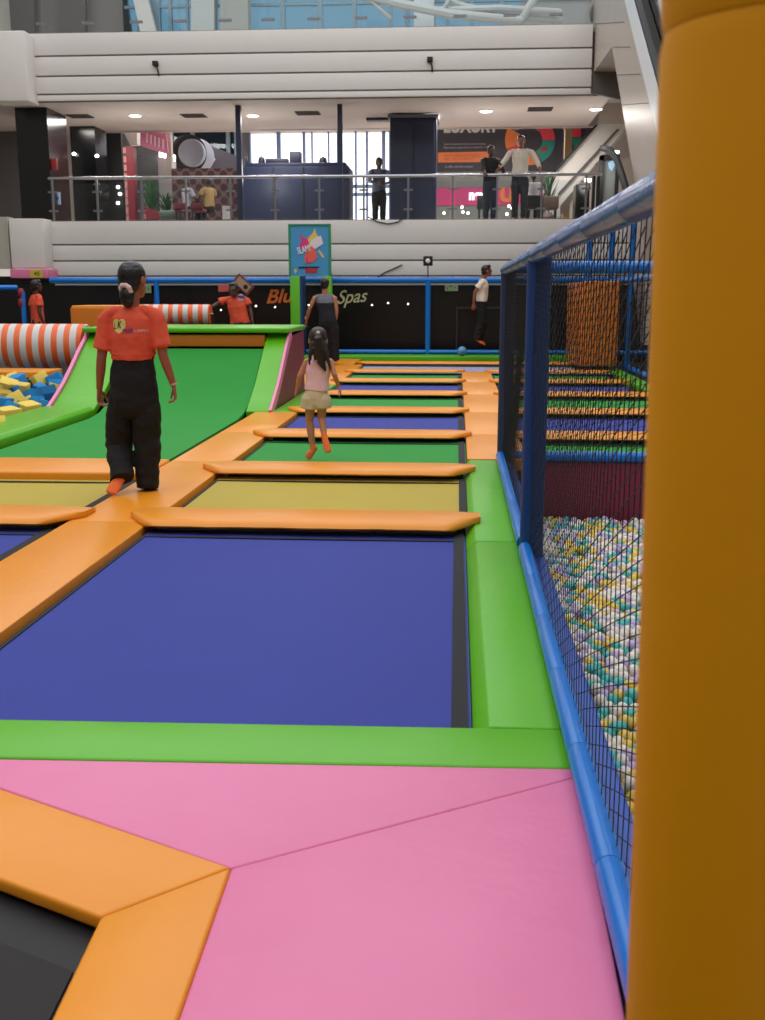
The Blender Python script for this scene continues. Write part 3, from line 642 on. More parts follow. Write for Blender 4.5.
XX = [xat(p_, YR, 20) for p_ in (-10, 42, 88, 136, 180, 225, 268, 314, 361, 410, 460, 510, 556, 600)]
for i in range(13):
    obj('glass_pane', MB().box(XX[i] + .01, XX[i + 1] - .01, YR - .006, YR + .006, z2b, z2b + 1.15), GLASSM, rl2)
    obj('clip', MB().box(XX[i] - .14, XX[i] + .14, YR - .03, YR + .03, z2b + 0.22, z2b + 0.27), CL, rl2)
obj('handrail', MB().tube([(XX[0], YR, z2b + 1.17), (XX[-1], YR, z2b + 1.17)], 0.03, 10), STEEL, rl2)
# ceiling lights and vents
for px, py, wh in ((135, 115, 'nearest the black pillar at the left'), (253, 115, 'above the dark blue bar counter'), (486, 110.5, 'above the charcoal billboard'), (596, 108.5, 'beside the huge escalator at right')):
    q = G(px, py, CZ); t = thing('ceiling_light', (q.x, q.y, CZ), 'round white downlight in the gallery ceiling, ' + wh, 'light', 'round downlights in the gallery ceiling')
    obj('lamp', MB().tube([(q.x, q.y, CZ - .03), (q.x, q.y, CZ - .002)], 0.13, 24, cap=0), GLOW, t); obj('rim', MB().tube([(q.x, q.y, CZ - .02), (q.x, q.y, CZ)], 0.16, 24, cap=0), WHITE, t)
for px, py, wh in ((80, 116, 'next to the black pillar'), (194, 115.5, 'above the patterned screen'), (308, 113, 'above the bar counter'), (540, 109, 'above the charcoal billboard')):
    q = G(px, py, CZ); m = MB()
    for k in range(4): m.box(q.x - .28, q.x + .28, q.y - .26 + k * .14, q.y - .2 + k * .14, CZ - .02, CZ - .001)
    obj('ceiling_vent', m, mat('vent_dark', (70, 62, 60), .7), None, 'dark slotted air vent in the gallery ceiling ' + wh, 'vent', 'slotted vents in the gallery ceiling')

# gallery interior -----------------------------------------------------------
def item(name, x0, y0, x1, y1, Y, dep, m, label, cat, bev=0.0, parent=None):
    return obj(name, pbox(x0, y0, x1, y1, Y, dep), m, parent, label, cat, bevel=bev)
def col(px0, px1, py0, Y, dep, m, name): 
    a, b, _, z = rect(px0, 200, px1, py0, Y); return struct(name, MB().box(a, b, Y, Y + dep, FL1, CZ if z > CZ else z), m)
def ditem(name, x0, y0, x1, y1, Y, dep, m, label, cat, bev=0.0):
    a, b, c, d = rect(x0, y0, x1, y1, Y); return obj(name, MB().box(a, b, Y, Y + dep, c if y1 < 212 else FL1, d), m, None, label, cat, bevel=bev)
col(14, 52, 100, 24.65, 1.2, BLACKGL, 'wall_black_pillar_1'); col(68, 98, 100, 27.4, 0.9, BLACKGL, 'wall_black_pillar_2')
struct('wall_gallery_left', MB().box(-13.5, xat(68, 28.2), 28.1, 28.28, FL1, CZ), mat('dim_grey_wall', (84, 80, 80), 0.6))
struct('wall_gallery_dark', MB().box(xat(95, 29), xat(124, 29), 29, 29.1, FL1, 7.2), DARKW)
struct('wall_thin_pillar_1', MB().box(xat(237.5, 24.7), xat(242.5, 24.7), 24.7, 24.85, FL1, CZ), DBLUE)
struct('wall_thin_pillar_2', MB().box(xat(338, 24.7), xat(342.5, 24.7), 24.7, 24.85, FL1, CZ), DBLUE)
# round white notice, red extinguisher
q = YP(55, 198, 24.9); nt_ = thing('notice', (q.x, 25.0, q.z - .15), 'pale blue notice sticker with red edge by the black pillar', 'notice')
obj('panel', MB().box(q.x - .08, q.x + .09, 25.0, 25.02, q.z - .14, q.z + .14), mat('notice_blue', (190, 210, 240), .5), nt_, bevel=.005); obj('edge', MB().box(q.x - .14, q.x - .085, 25.0, 25.02, q.z - .14, q.z + .14), mat('notice_red', (190, 50, 60), .5), nt_); obj('mark', MB().tube([(q.x, 24.99, q.z), (q.x, 24.998, q.z)], .05, 16, cap=0), mat('notice_mark', (60, 90, 150), .5), nt_)
q = YP(54.5, 164, 24.7); obj('alarm_box', MB().box(xat(52, 24.65), q.x + .05, 24.7, 24.79, q.z - .12, q.z + .12), mat('alarm_red', (150, 40, 44), .5), None, 'small red alarm box on the side of the black pillar', 'alarm box', bevel=.01)
for k, (px, py) in enumerate(((74, 154), (97, 156), (118, 187), (120, 194), (118, 203))):
    q = YP(px, py, 28.95 if k > 1 else 27.3); obj('bright_dot', MB().ell(q, (0.05, 0.03, 0.04), None, 12, 8), GLOW, None, 'tiny white dot in the dark shop at the left of the gallery', 'lamp', 'tiny white dots in the dark gallery shop')  # small emissive white dots
# red banner pillar and pink shop sign
bn = thing('banner_pillar', (xat(128, 27.8), 27.9, FL1), 'tall crimson banner pillar beside the dark shop in the gallery', 'banner pillar')
a, b, _, z = rect(123, 200, 135, 146, 27.8); CRIM = mat('crimson', (112, 18, 34), .5)
obj('body', MB().box(a + .07, b, 27.8, 28.1, FL1, z), CRIM, bn)
e = MB()
for k in range(10): zz = FL1 + (z - FL1) * k / 10; e.prism([(a, 27.79), (a + .07, 27.79), (a + .07, 28.1), (a, 28.1)], zz + .02, zz + (z - FL1) / 10 - .03)
obj('patterned_edge', e, mat('crimson_edge', (176, 110, 110), .6), bn)
sh = thing('shop_sign', (xat(155, 28.7), 28.7, 5), 'tilted pink and white sign panel over the shop entrance', 'sign')
def quad(nm, pts, Y, m, parent=None, dep=0.08, **kw): return obj(nm, MB().slab([YP(x, y, Y) for x, y in pts], (0, dep, 0)), m, parent, **kw)
quad('panel', [(141, 126), (148, 126), (166, 133), (168, 152), (166, 154), (147, 148), (141, 146)], 28.7, mat('sign_pink', (206, 120, 150), .5), sh)
for k in range(5): quad('lettering', [(146 + 4 * k, 133 + 1.5 * k), (148 + 4 * k, 133 + 1.5 * k), (148 + 4 * k, 143 + 1.5 * k), (146 + 4 * k, 142 + 1.5 * k)], 28.66, mat('pale_pink', (240, 190, 206), .5), sh, 0.03)
quad('wall_panel', [(121, 126), (137, 126), (137, 144), (130, 145)], 28.9, WHITEW, None, 0.3, label='slanted white wall panel above the crimson banner pillar', cat='panel')
for k, (x0_, y0_, x1_, y1_) in enumerate(((159, 152, 167, 157), (167, 155, 175, 161), (162, 158, 167, 165))):
    item('fluorescent_lamp', x0_, y1_, x1_, y0_, 29.4, .05, GLOW, 'small bright rectangular lamp under the pink shop sign', 'lamp').__setitem__('group', 'bright lamps under the pink shop sign')
sgl = ditem('shop_window', 136, 155, 160, 214, 29.6, .1, mat('shop_grey', (82, 88, 90), .4), 'grey shop window wall behind the plants in the gallery', 'shop window')
ditem('pillar', 160, 158, 173, 214, 29.3, .3, mat('pillar_white', (176, 178, 178), .5), 'narrow white pillar left of the patterned brown wall', 'pillar')
struct('wall_gallery_beige', MB().box(xat(168, 28.9), xat(173, 28.9), 28.9, 29.1, FL1, 7.2), BEIGE)
# patterned brown screen
def pattern():
    m = bpy.data.materials.new('brown_damask'); m.use_nodes = True; nt = m.node_tree; b = nt.nodes['Principled BSDF']
    g = nt.nodes.new('ShaderNodeTexCoord'); mp = nt.nodes.new('ShaderNodeMapping'); mp.inputs['Scale'].default_value = (4.2, 0.01, 4.2); mp.inputs['Rotation'].default_value = (0, 0.78, 0)
    v = nt.nodes.new('ShaderNodeTexVoronoi'); v.inputs['Randomness'].default_value = 0.0; v.inputs['Scale'].default_value = 1
    nt.links.new(g.outputs['Object'], mp.inputs[0]); nt.links.new(mp.outputs[0], v.inputs['Vector'])
    gt = nt.nodes.new('ShaderNodeMath'); gt.operation = 'GREATER_THAN'; gt.inputs[1].default_value = 0.42; nt.links.new(v.outputs['Distance'], gt.inputs[0])
    mx = nt.nodes.new('ShaderNodeMix'); mx.data_type = 'RGBA'; nt.links.new(gt.outputs[0], mx.inputs[0]); mx.inputs[6].default_value = lin((70, 46, 50)); mx.inputs[7].default_value = lin((112, 86, 86))
    nt.links.new(mx.outputs[2], b.inputs['Base Color']); b.inputs['Roughness'].default_value = .7; return m
ditem('folding_screen', 173, 168, 237.5, 214, 28.8, .12, pattern(), 'brown patterned fabric screen behind the seated diners', 'screen')
# windows and clutter over the screen
fw = thing('window_frame_unit', (xat(200, 36), 36, FL1), 'pale blue window wall above the brown patterned screen', 'window')
a, b, c, d = rect(172, 168, 237, 100, 36); obj('glazing', MB().box(a, b, 36, 36.05, c, d), BGLASS, fw)
f = MB()
for px in (172, 193, 228, 236): X = xat(px, 35.9); f.box(X, X + .12, 35.85, 36.0, FL1, 7.2)
zz = YP(200, 131, 35.9).z; f.box(a, b, 35.85, 36, zz, zz + .1)
obj('frame', f, mat('frame_grey', (110, 128, 140), .5), fw)
co = thing('ventilation_hood', (xat(190, 30.5), 30.5, 4.3), 'round grey ventilation drum over the patterned screen', 'ventilation drum')
q = YP(190, 154, 30.5); obj('drum', MB().tube([(q.x + .1, 30.2, q.z), (q.x + .1, 31.0, q.z)], (0.36, 0.48), 28, side=(1, 0, 0), cap=0), mat('drum_grey', (118, 122, 136), .4), co); obj('rim', MB().tube([(q.x - .02, 30.3, q.z), (q.x - .02, 30.4, q.z)], (0.36, 0.52), 28, side=(1, 0, 0), cap=0), BLACK, co)
quad('sloped_panel', [(198, 148), (212, 146), (237, 156), (237, 168), (205, 168)], 31.5, mat('slate_grey', (84, 84, 96), .5), None, .3, label='slate grey sloped roof panel over the patterned screen', cat='panel')
quad('sloped_panel', [(174, 136), (196, 146), (196, 168), (174, 166)], 31.2, mat('pale_grey', (170, 172, 186), .5), None, .3, label='pale grey sloped panel left of the round drum', cat='panel')
quad('fabric_bundle', [(200, 152), (207, 148), (213, 158), (210, 163), (203, 160)], 30.9, mat('peach', (186, 150, 144), .8), None, .3, label='peach coloured bundle lying behind the patterned screen', cat='bundle')
# bar counter with things on it
cn = thing('bar_counter', (xat(294, 27.6), 27.6, FL1), 'long dark blue bar counter in front of the bright windows', 'counter')
a, b, _, z = rect(243, 200, 349, 167, 27.3); obj('base', MB().box(a, b, 27.3, 28.4, FL1, z), DBLUE, cn, bevel=.01); obj('worktop', MB().box(a, b - .1, 27.5, 28.45, z, z + .12), DBLUE, cn, bevel=.02)
for px in (273, 303): X = xat(px, 27.29); obj('panel_joint', MB().box(X, X + .03, 27.28, 27.299, FL1, z - .02), BLACK, cn)
def onbar(nm, px0, py0, px1, lab, cat, kind):
    a, b, _, zz = rect(px0, 160, px1, py0, 27.9); c_ = (a + b) / 2; zt0 = z + .12
    if kind == 'box': return obj(nm, MB().box(a, b, 27.8, 28.1, zt0, zz), DBLUE, None, lab, cat, bevel=.02)
    return obj(nm, MB().tube([(c_, 27.9, zt0 + .01), (c_, 27.9, zt0 + (zz - zt0) * .35), (c_, 27.9, zt0 + (zz - zt0) * .75), (c_, 27.9, zz - .04)], [(b - a) * .5, (b - a) * .5, (b - a) * .42, (b - a) * .2], 18), DBLUE, None, lab, cat)
onbar('till', 290, 152, 301, 'dark box shaped till standing up from the bar counter', 'till', 'box')
onbar('jar', 258, 155.5, 265, 'dark rounded jar on the bar counter left of the till', 'jar', 'r'); onbar('jar', 319, 156, 327, 'dark rounded jar on the bar counter right of the till', 'jar', 'r')
onbar('tray', 266, 159, 288, 'low dark tray stacked on the bar counter beside the till', 'tray', 'box'); onbar('bottle', 245.5, 155, 248, 'thin dark bottle at the left end of the bar counter', 'bottle', 'r')
# bright window wall at the back
YW = 38.0
wl = MB(); wl.box(-13.5, xat(250, YW, 150), YW, YW + .3, FL1, 7.6).box(xat(391, YW, 150), 8, YW, YW + .3, FL1, 7.6).box(xat(250, YW, 150), xat(391, YW, 150), YW, YW + .3, YP(300, 124, YW).z, 7.6)
struct('wall_back', wl, mat('back_wall_grey', (130, 130, 140), .6))
f = MB()
for px, w in ((250, .05), (277, .22), (303, .14), (311.5, .08), (328, .08), (337, .1), (355, .1), (366, .12), (382, .2), (389, .1)): X = xat(px, YW, 150); f.box(X, X + w * .6, YW - .1, YW + .1, FL1, YP(300, 124, YW).z)
for py in (188, 196): zz = YP(365, py, YW).z; f.box(xat(342, YW), xat(391, YW), YW - .1, YW + .1, zz, zz + .1)
struct('window_1', f, mat('window_frame_blue', (120, 138, 180), .5))
# hanging box, dark cabinet
item('hanging_sign', 366, 120, 392, 106, 26.6, .3, mat('sign_dark', (40, 44, 66), .5), 'dark box sign hanging below the gallery ceiling', 'sign', .01)
cb = thing('cabinet', (xat(413, 26), 26.2, FL1), 'tall dark navy cabinet standing behind the gallery railing', 'cabinet')
a, b, _, z = rect(390, 200, 436, 118, 26.0); obj('body', MB().box(a, b, 26.0, 27.2, FL1, z), DBLUE, cb, bevel=.02)
zm = YP(410, 170, 26).z; obj('door', MB().box(a + .05, (a + b) / 2 - .02, 25.97, 25.999, FL1 + .1, z - .08), DBLUE, cb, bevel=.008); obj('door', MB().box((a + b) / 2 + .02, b - .05, 25.97, 25.999, FL1 + .1, z - .08), DBLUE, cb, bevel=.008)
obj('top_ledge', MB().box(a - .05, b + .04, 25.95, 27.2, z, z + .07), mat('ledge_grey', (90, 92, 104), .5), cb)
# billboard
YB = 30.0
bb = thing('billboard', (xat(500, YB), YB, YP(500, 172, YB).z), 'charcoal billboard with orange band and coloured ring graphic', 'billboard')
a, b, c, d = rect(438, 171, 562, 100, YB); obj('panel', MB().box(a, b, YB, YB + .1, c, d), mat('charcoal', (62, 58, 68), .5), bb)
def bt_(s, x0, y0, x1, y1, m, bold=0.0, nm='lettering'):
    a, b, c, d = rect(x0, y1, x1, y0, YB - .02); return textobj(nm, s, a, c, b, d, YB - .01, m, bb, 0, bold, .01)
bt_('LUXURY', 444, 118, 499, 132.5, mat('letter_grey', (206, 212, 208), .5), .035)
LG = mat('letter_small', (176, 172, 178), .5)
bt_('Save for the world that is here to inspire', 444, 143, 486, 145.2, LG); bt_('Experience luxury that is created for a lifetime', 444, 146.4, 494, 148.6, LG); bt_('on offers this festive season', 445, 165.4, 473, 167.4, LG); bt_('Fashion', 511, 128.5, 519, 130.5, LG); bt_('Style', 511, 132.4, 516, 134.2, LG)
quad('band', [(438, 152.5), (488, 151.5), (490, 155), (484, 162), (438, 162.5)], YB - .02, mat('band_orange', (236, 128, 72), .5), bb, .015)
bt_('LIVE IT YOUR WAY TODAY', 444, 154.5, 480, 156.8, mat('letter_rust', (178, 82, 44), .5)); bt_('FEEL THE MOMENT', 444, 158, 474, 160.2, mat('letter_rust', (178, 82, 44), .5))
def ring(a0, a1, m, r0=12.5, r1=25):
    cx, cy = 530, 140; P_ = []
    n = 14
    for k in range(n + 1): t = math.radians(a0 + (a1 - a0) * k / n); P_.append((cx + r1 * math.cos(t), cy - r1 * math.sin(t)))
    for k in range(n, -1, -1): t = math.radians(a0 + (a1 - a0) * k / n); P_.append((cx + r0 * math.cos(t), cy - r0 * math.sin(t)))
    mb = MB(); m2 = n + 1
    for k in range(n):
        q = [P_[k], P_[k + 1], P_[2 * n - k], P_[2 * n + 1 - k]]; mb.slab([YP(x, y, YB - .02) for x, y in q], (0, .015, 0))
    return obj('ring_segment', mb, m, bb)
ring(0, 78, mat('ring_red', (226, 66, 80), .5)); ring(-62, -2, mat('ring_teal', (30, 150, 134), .5)); ring(-118, -64, mat('ring_orange', (238, 130, 66), .5)); ring(150, 200, mat('ring_orange', (238, 130, 66), .5)); ring(-160, -120, mat('ring_red', (226, 66, 80), .5))
bt_('Beauty', 536, 128, 544, 131, LG); quad('patch', [(540, 149), (548, 146), (546, 151), (541, 152)], YB - .03, mat('patch_red', (190, 40, 50), .5), bb, .008)
# shop below the billboard
kx = thing('shop_kiosk', (xat(500, 30.2), 30.0, FL1), 'grey kiosk front with a pink band under the billboard', 'kiosk')
a, b, c, d = rect(436, 188, 562, 171.5, 30.0); obj('upper_panel', MB().box(a, b, 30.0, 30.2, c, d), mat('kiosk_grey', (128, 132, 128), .5), kx)
a, b, c2, d2 = rect(436, 205, 556, 188, 30.0); obj('pink_band', MB().box(a, b, 29.95, 30.15, c2, d2), mat('kiosk_pink', (206, 60, 124), .5), kx); obj('lower_panel', MB().box(a, b, 30.0, 30.2, FL1, c2), mat('kiosk_grey', (128, 132, 128), .5), kx)
a_, b_, c_, d_ = rect(469, 201, 493, 190.5, 30.2); textobj('lettering', 'nexU', a_, c_, b_, d_, 29.94, mat('lit_white', (250, 250, 255), .5, emit=1.2), kx, 0, .05, .02)
a_, b_, c_, d_ = rect(500, 203, 513, 188.5, 30.2); textobj('lettering', 'U', a_, c_, b_, d_, 29.94, mat('kiosk_orange', (236, 130, 60), .5), kx, 0, .07, .02)
struct('wall_gallery_right_beige', MB().box(xat(563, 30.6), xat(570, 30.6), 30.6, 30.8, FL1, 7.2), mat('tan_wall', (178, 150, 112), .6))
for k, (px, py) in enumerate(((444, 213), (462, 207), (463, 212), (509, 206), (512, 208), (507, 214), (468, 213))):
    item('kiosk_dot', px - 1, py + 1.1, px + 1, py - 1.1, 29.0, .08, GLOW, 'small bright dot behind the railing under the kiosk band', 'lamp').__setitem__('group', 'small bright dots under the kiosk band')  # small emissive boxes
# right: charcoal panel with a painted red and green reflection and sloped escalator beams
quad('reflection_panel', [(572, 124), (598, 124), (598, 165), (572, 165)], 31.2, mat('charcoal', (62, 58, 68), .5), None, .05, label='charcoal panel with a painted red and green reflection beside the tan wall', cat='poster')
po2 = bpy.context.scene.collection.objects[-1]
quad('ring_segment', [(573, 128), (577, 124.5), (581, 124.5), (581, 137), (572, 137)], 31.15, mat('ring_red', (226, 66, 80), .5), po2, .02); quad('ring_segment', [(572, 138), (581, 138), (581, 148), (575, 149)], 31.15, mat('ring_teal', (30, 150, 134), .5), po2, .02)  # these red and teal patches paint a reflection into the colour
es = thing('escalator', (xat(590, 27.5), 27.5, FL1), 'white clad escalator rising to the right behind the gallery railing', 'escalator')
quad('side_panel', [(550, 217), (550, 178), (598, 124), (626, 124), (626, 128), (560, 206), (560, 217)], 28.0, mat('escalator_white', (208, 202, 196), .4), es, 1.2)
quad('dark_groove', [(558, 193), (617, 129), (620, 129), (558, 197)], 27.96, mat('groove_dark', (90, 84, 84), .6), es, .03)
quad('handrail', [(550, 175), (595, 125), (598, 125), (550, 178.5)], 27.9, BLACK, es, .08)
quad('lower_panel', [(556, 206), (626, 134), (640, 134), (640, 150), (590, 178), (560, 217), (556, 217)], 29.6, mat('pale_panel', (176, 166, 160), .5), es, .1)
ditem('display_cabinet', 575, 184, 590, 216, 26.5, .6, BLACKGL, 'black display cabinet beyond the railing below the white escalator', 'cabinet', .02)
kk = thing('machine_stand', (xat(606, 26), 26.2, FL1), 'dark stand with grey glass panel and blue emblem at the right of the gallery', 'stand')
a, b, _, z = rect(601, 200, 618, 155, 26.0); obj('frame', MB().box(a, a + .08, 26, 26.3, FL1, z).box(b - .08, b, 26, 26.3, FL1, z).box(a, b, 26, 26.3, z - .12, z), BLACK, kk); obj('panel', MB().box(a + .08, b - .08, 26.1, 26.15, FL1, z - .12), mat('stand_glass', (120, 126, 126), .2), kk)
quad('emblem', [(608, 163), (614, 159), (616, 163), (612, 171), (609, 168)], 26.08, mat('emblem_blue', (150, 190, 220), .4), kk, .02)
for px in (593, 597.5): X = xat(px, 25.2); obj('bollard', MB().tube([(X, 25.2, FL1), (X, 25.2, FL1 + 1.05)], .04, 12), BLACK, None, 'thin black post beside the railing end', 'post', 'thin black posts beside the railing end')
q = G(616.5, 151.5, 5.2)
item('lamp', 614.5, 153, 619, 150.5, 29, .1, GLOW, 'small ceiling lamp seen right of the white escalator', 'lamp'); item('lamp', 585, 181.5, 591, 178.5, 29.2, .1, GLOW, 'small ceiling lamp seen above the black display cabinet', 'lamp')
struct('wall_gallery_right', MB().box(xat(570, 33), 8, 33, 33.1, FL1, 7.3), BEIGE)
# plants on the gallery
def plant(px, py, Y, h, label, n=26):
    q = YP(px, py, Y); t = thing('potted_plant', (q.x, Y, FL1), label, 'plant')
    obj('pot', MB().tube([(q.x, Y, FL1 + .02), (q.x, Y, FL1 + .3)], [.14, .18], 16), mat('pot_brown', (90, 70, 60), .6), t); lf = MB()
    for k in range(n):
        a = random.uniform(0, 6.28); r = random.uniform(.1, .35); b = V((q.x, Y, FL1 + .3 + random.uniform(0, .4 * h))); e = b + V((math.cos(a) * r, math.sin(a) * r, random.uniform(.15, .5) * h)); s = V((-math.sin(a), math.cos(a), 0)) * .035; mid = (b + e) / 2 + V((0, 0, .05))
        lf.add([b, mid + s, e, mid - s, mid + V((0, 0, .01))], [(0, 1, 4), (1, 2, 4), (2, 3, 4), (3, 0, 4)])
    obj('foliage', lf, mat('leaf_green', (40, 84, 50), .6), t)
plant(151, 200, 27.5, 1.3, 'leafy dark green plant beside the crimson banner pillar', 50); plant(167, 205, 27.7, .9, 'low green plant next to the green curved bench', 40); plant(548, 200, 27.6, 1.4, 'tall leafy plant right of the seated person in white', 36)
item('bench', 158, 219, 177, 210, 26.6, .5, mat('bench_green', (70, 80, 70), .6), 'grey green curved bench back behind the railing', 'bench', .08)
quad('red_ramp', [(143, 219), (143, 206), (160, 213), (160, 219)], 26.9, CRIM, None, .3, label='low crimson partition with pale top beside the banner pillar', cat='partition')
# chairs for the diners
for px, l in ((174, 'left'), (190, 'right')):
    a, b, c, d = rect(px, 219, px + 13, 203, 26.3); ch = thing('chair', ((a + b) / 2, 26.5, FL1), 'dark red upholstered chair on the %s of the diners table' % l, 'chair')
    obj('backrest', MB().box(a, b, 26.3, 26.36, FL1 + .4, d), mat('dark_red_fabric', (92, 22, 40), .7), ch, bevel=.02); obj('seat', MB().box(a, b, 26.3, 26.75, FL1 + .38, FL1 + .46), mat('dark_red_fabric', (92, 22, 40), .7), ch, bevel=.02)
    for xx in (a + .03, b - .06):
        for yy_ in (26.32, 26.68): obj('leg', MB().box(xx, xx + .03, yy_, yy_ + .03, FL1, FL1 + .39), BLACK, ch)
item('menu_card', 222, 219, 231, 206, 25.6, .05, mat('menu_white', (200, 190, 188), .5), 'pale panel standing near the seated diners behind the railing', 'panel', .01)

# big glossy escalator at upper right -----------------------------------------
XE = 2.84
be = thing('escalator', (XE + .5, 19, 1.0), 'huge escalator side clad in glossy beige grey panels at upper right', 'escalator')
def xslab(nm, pts, X, m, dep, parent, **kw): return obj(nm, MB().slab([XP(x, y, X) for x, y in pts], (dep, 0, 0)), m, parent, **kw)
MARB = mat('glossy_stone_cladding', (178, 164, 152), 0.32, var=0.08, spec=0.6)
xslab('side_cladding', [(592, -30), (592.5, 74), (612, 47), (636, 190), (640, 214), (662, 214), (663, 150), (618, -30)], XE, MARB, 1.1, be)
def plane_line(nm, pts, w=0.35, m=None, X=XE - .012):
    pass
xslab('white_edge_strip', [(617, -30), (625, -30), (667, 122), (667, 160), (661, 150)], XE - .06, mat('strip_white', (226, 228, 232), .35), .10, be)
xslab('dark_gasket', [(625.3, -30), (627.3, -30), (669, 118), (667.2, 122)], XE - .05, BLACK, .08, be)
xslab('glass_balustrade', [(627.5, -30), (650, -30), (680, 100), (669.5, 118)], XE + .1, GLASSM, .02, be)
xslab('support_leg', [(625, 214), (643, 214), (646, 345), (641, 345)], 3.35, MARB, .5, be)
jl = MB()
for (a_, b_) in (((613, 47), (630, 47)), ((592, 24), (624, 22)), ((617, 75), (640, 74)), ((622, 105), (648, 103))):
    p0 = XP(a_[0], a_[1], XE - .004); p1 = XP(b_[0], b_[1], XE - .004); jl.tube([p0, p1], .006, 6)
obj('panel_joint', jl, mat('joint_grey', (96, 88, 84), .6), be)
struct('ceiling_escalator_recess', MB().slab([YP(592.5, 74, YF + .02), YP(592.5, 93, YF + .02), YP(622, 100, YF + .02), YP(630, 80, YF + .02), YP(612, 46, YF + .02)], (0, .1, 0)), mat('recess_brown', (92, 84, 78), .6))
struct('wall_upper_fascia_right', MB().box(xat(625, YF, 60), 8, YF + .3, YF + .4, CZ, 12), BEIGE)
hb = MB().tube([XP(x, y, XE - .12) for x, y in ((602, 148), (610, 150), (617, 160), (622, 175), (627, 192))], .06, 10)
obj('handrail', hb, BLACK, be, label='black curved handrail return')

# top floor background ---------------------------------------------------------
YT = 33.0
def tq(nm, pts, m, Y=YT, dep=.2): return struct(nm, MB().slab([YP(x, y, Y) for x, y in pts], (0, dep, 0)), m)
GR = mat('grey_brown_panel', (120, 114, 110), .5); GR2 = mat('grey_brown_dark', (92, 86, 84), .5)
tq('wall_top_left', [(-30, 40), (-30, -60), (118, -60), (132, 40)], GR, YT + .4)
tq('wall_top_left_panel_1', [(-5, 40), (-5, -60), (34, -60), (34, 40)], GR2); tq('wall_top_left_panel_2', [(60, 40), (60, -60), (85, -60), (85, 40)], GR2); 
tq('trim_top_beam_white', [(120, -60), (133, -60), (158, 40), (142, 40)], mat('beam_white', (206, 202, 198), .5), YT - .4)
f = MB()
for px, w in ((136, .12), (150, .3), (168, .1), (186, .06), (280, .14), (317, .16), (352, .12), (388, .12), (405, .12), (432, .1), (446, .1), (470, .12), (500, .1)): X = xat(px, YT, 10); f.box(X, X + w, YT, YT + .15, 7.4, 14)
for py in (-14, 5): zz = YP(300, py, YT).z; f.box(xat(133, YT), 6, YT + .01, YT + .12, zz, zz + .07)
struct('window_2', f, mat('frame_steel_blue', (110, 138, 150), .5))
struct('window_2_glass', MB().box(xat(130, YT), 8, YT + .16, YT + .18, 7.4, 14), BGLASS)
for k, (a_, b_, c_) in enumerate(((191, 214, (172, 176, 172)), (220, 248, (150, 150, 142)), (414, 434, (200, 204, 204)))): tq('wall_top_pillar_%d' % (k + 1), [(a_, 40), (a_, -60), (b_, -60), (b_, 40)], mat('pillar_%d' % k, c_, .5), YT - .8, .5)
bm1 = MB()
def arc(pts, r, Y): bm1.tube([YP(x, y, Y) for x, y in pts], r, 8)
arc([(360, -6), (400, 4), (450, 14), (520, 21)], .13, YT - 1.5); arc([(436, -10), (455, 4), (500, 15), (560, 20)], .1, YT - 1.2); arc([(366, -4), (390, 18)], .05, YT - 1.5); arc([(455, -10), (440, 15)], .06, YT - 1.5)
arc([(436, 10), (500, 8), (560, 12)], .09, YT - 1.4); arc([(540, -10), (520, 22)], .12, YT - 1.4)
struct('trim_top_beams', bm1, mat('beam_grey', (176, 178, 174), .5))
tq('wall_top_right', [(515, 40), (530, -60), (600, -60), (600, 40)], mat('top_right_grey', (140, 140, 136), .5), YT + .05)
st = thing('stone_figure', (xat(596, 23.6, 15), 23.6, z2b), 'small brown lumpy ornament on the corner of the top gallery edge', 'ornament')
obj('body', MB().tube([YP(594, 20, 24.6), YP(594.5, 12, 24.6), YP(597, 4, 24.6), YP(598, -6, 24.6)], [.09, .12, .09, .07], 12), mat('brown_lump', (126, 108, 92), .8, .8, 14), st)
#@@PART4

from mathutils.bvhtree import BVHTree
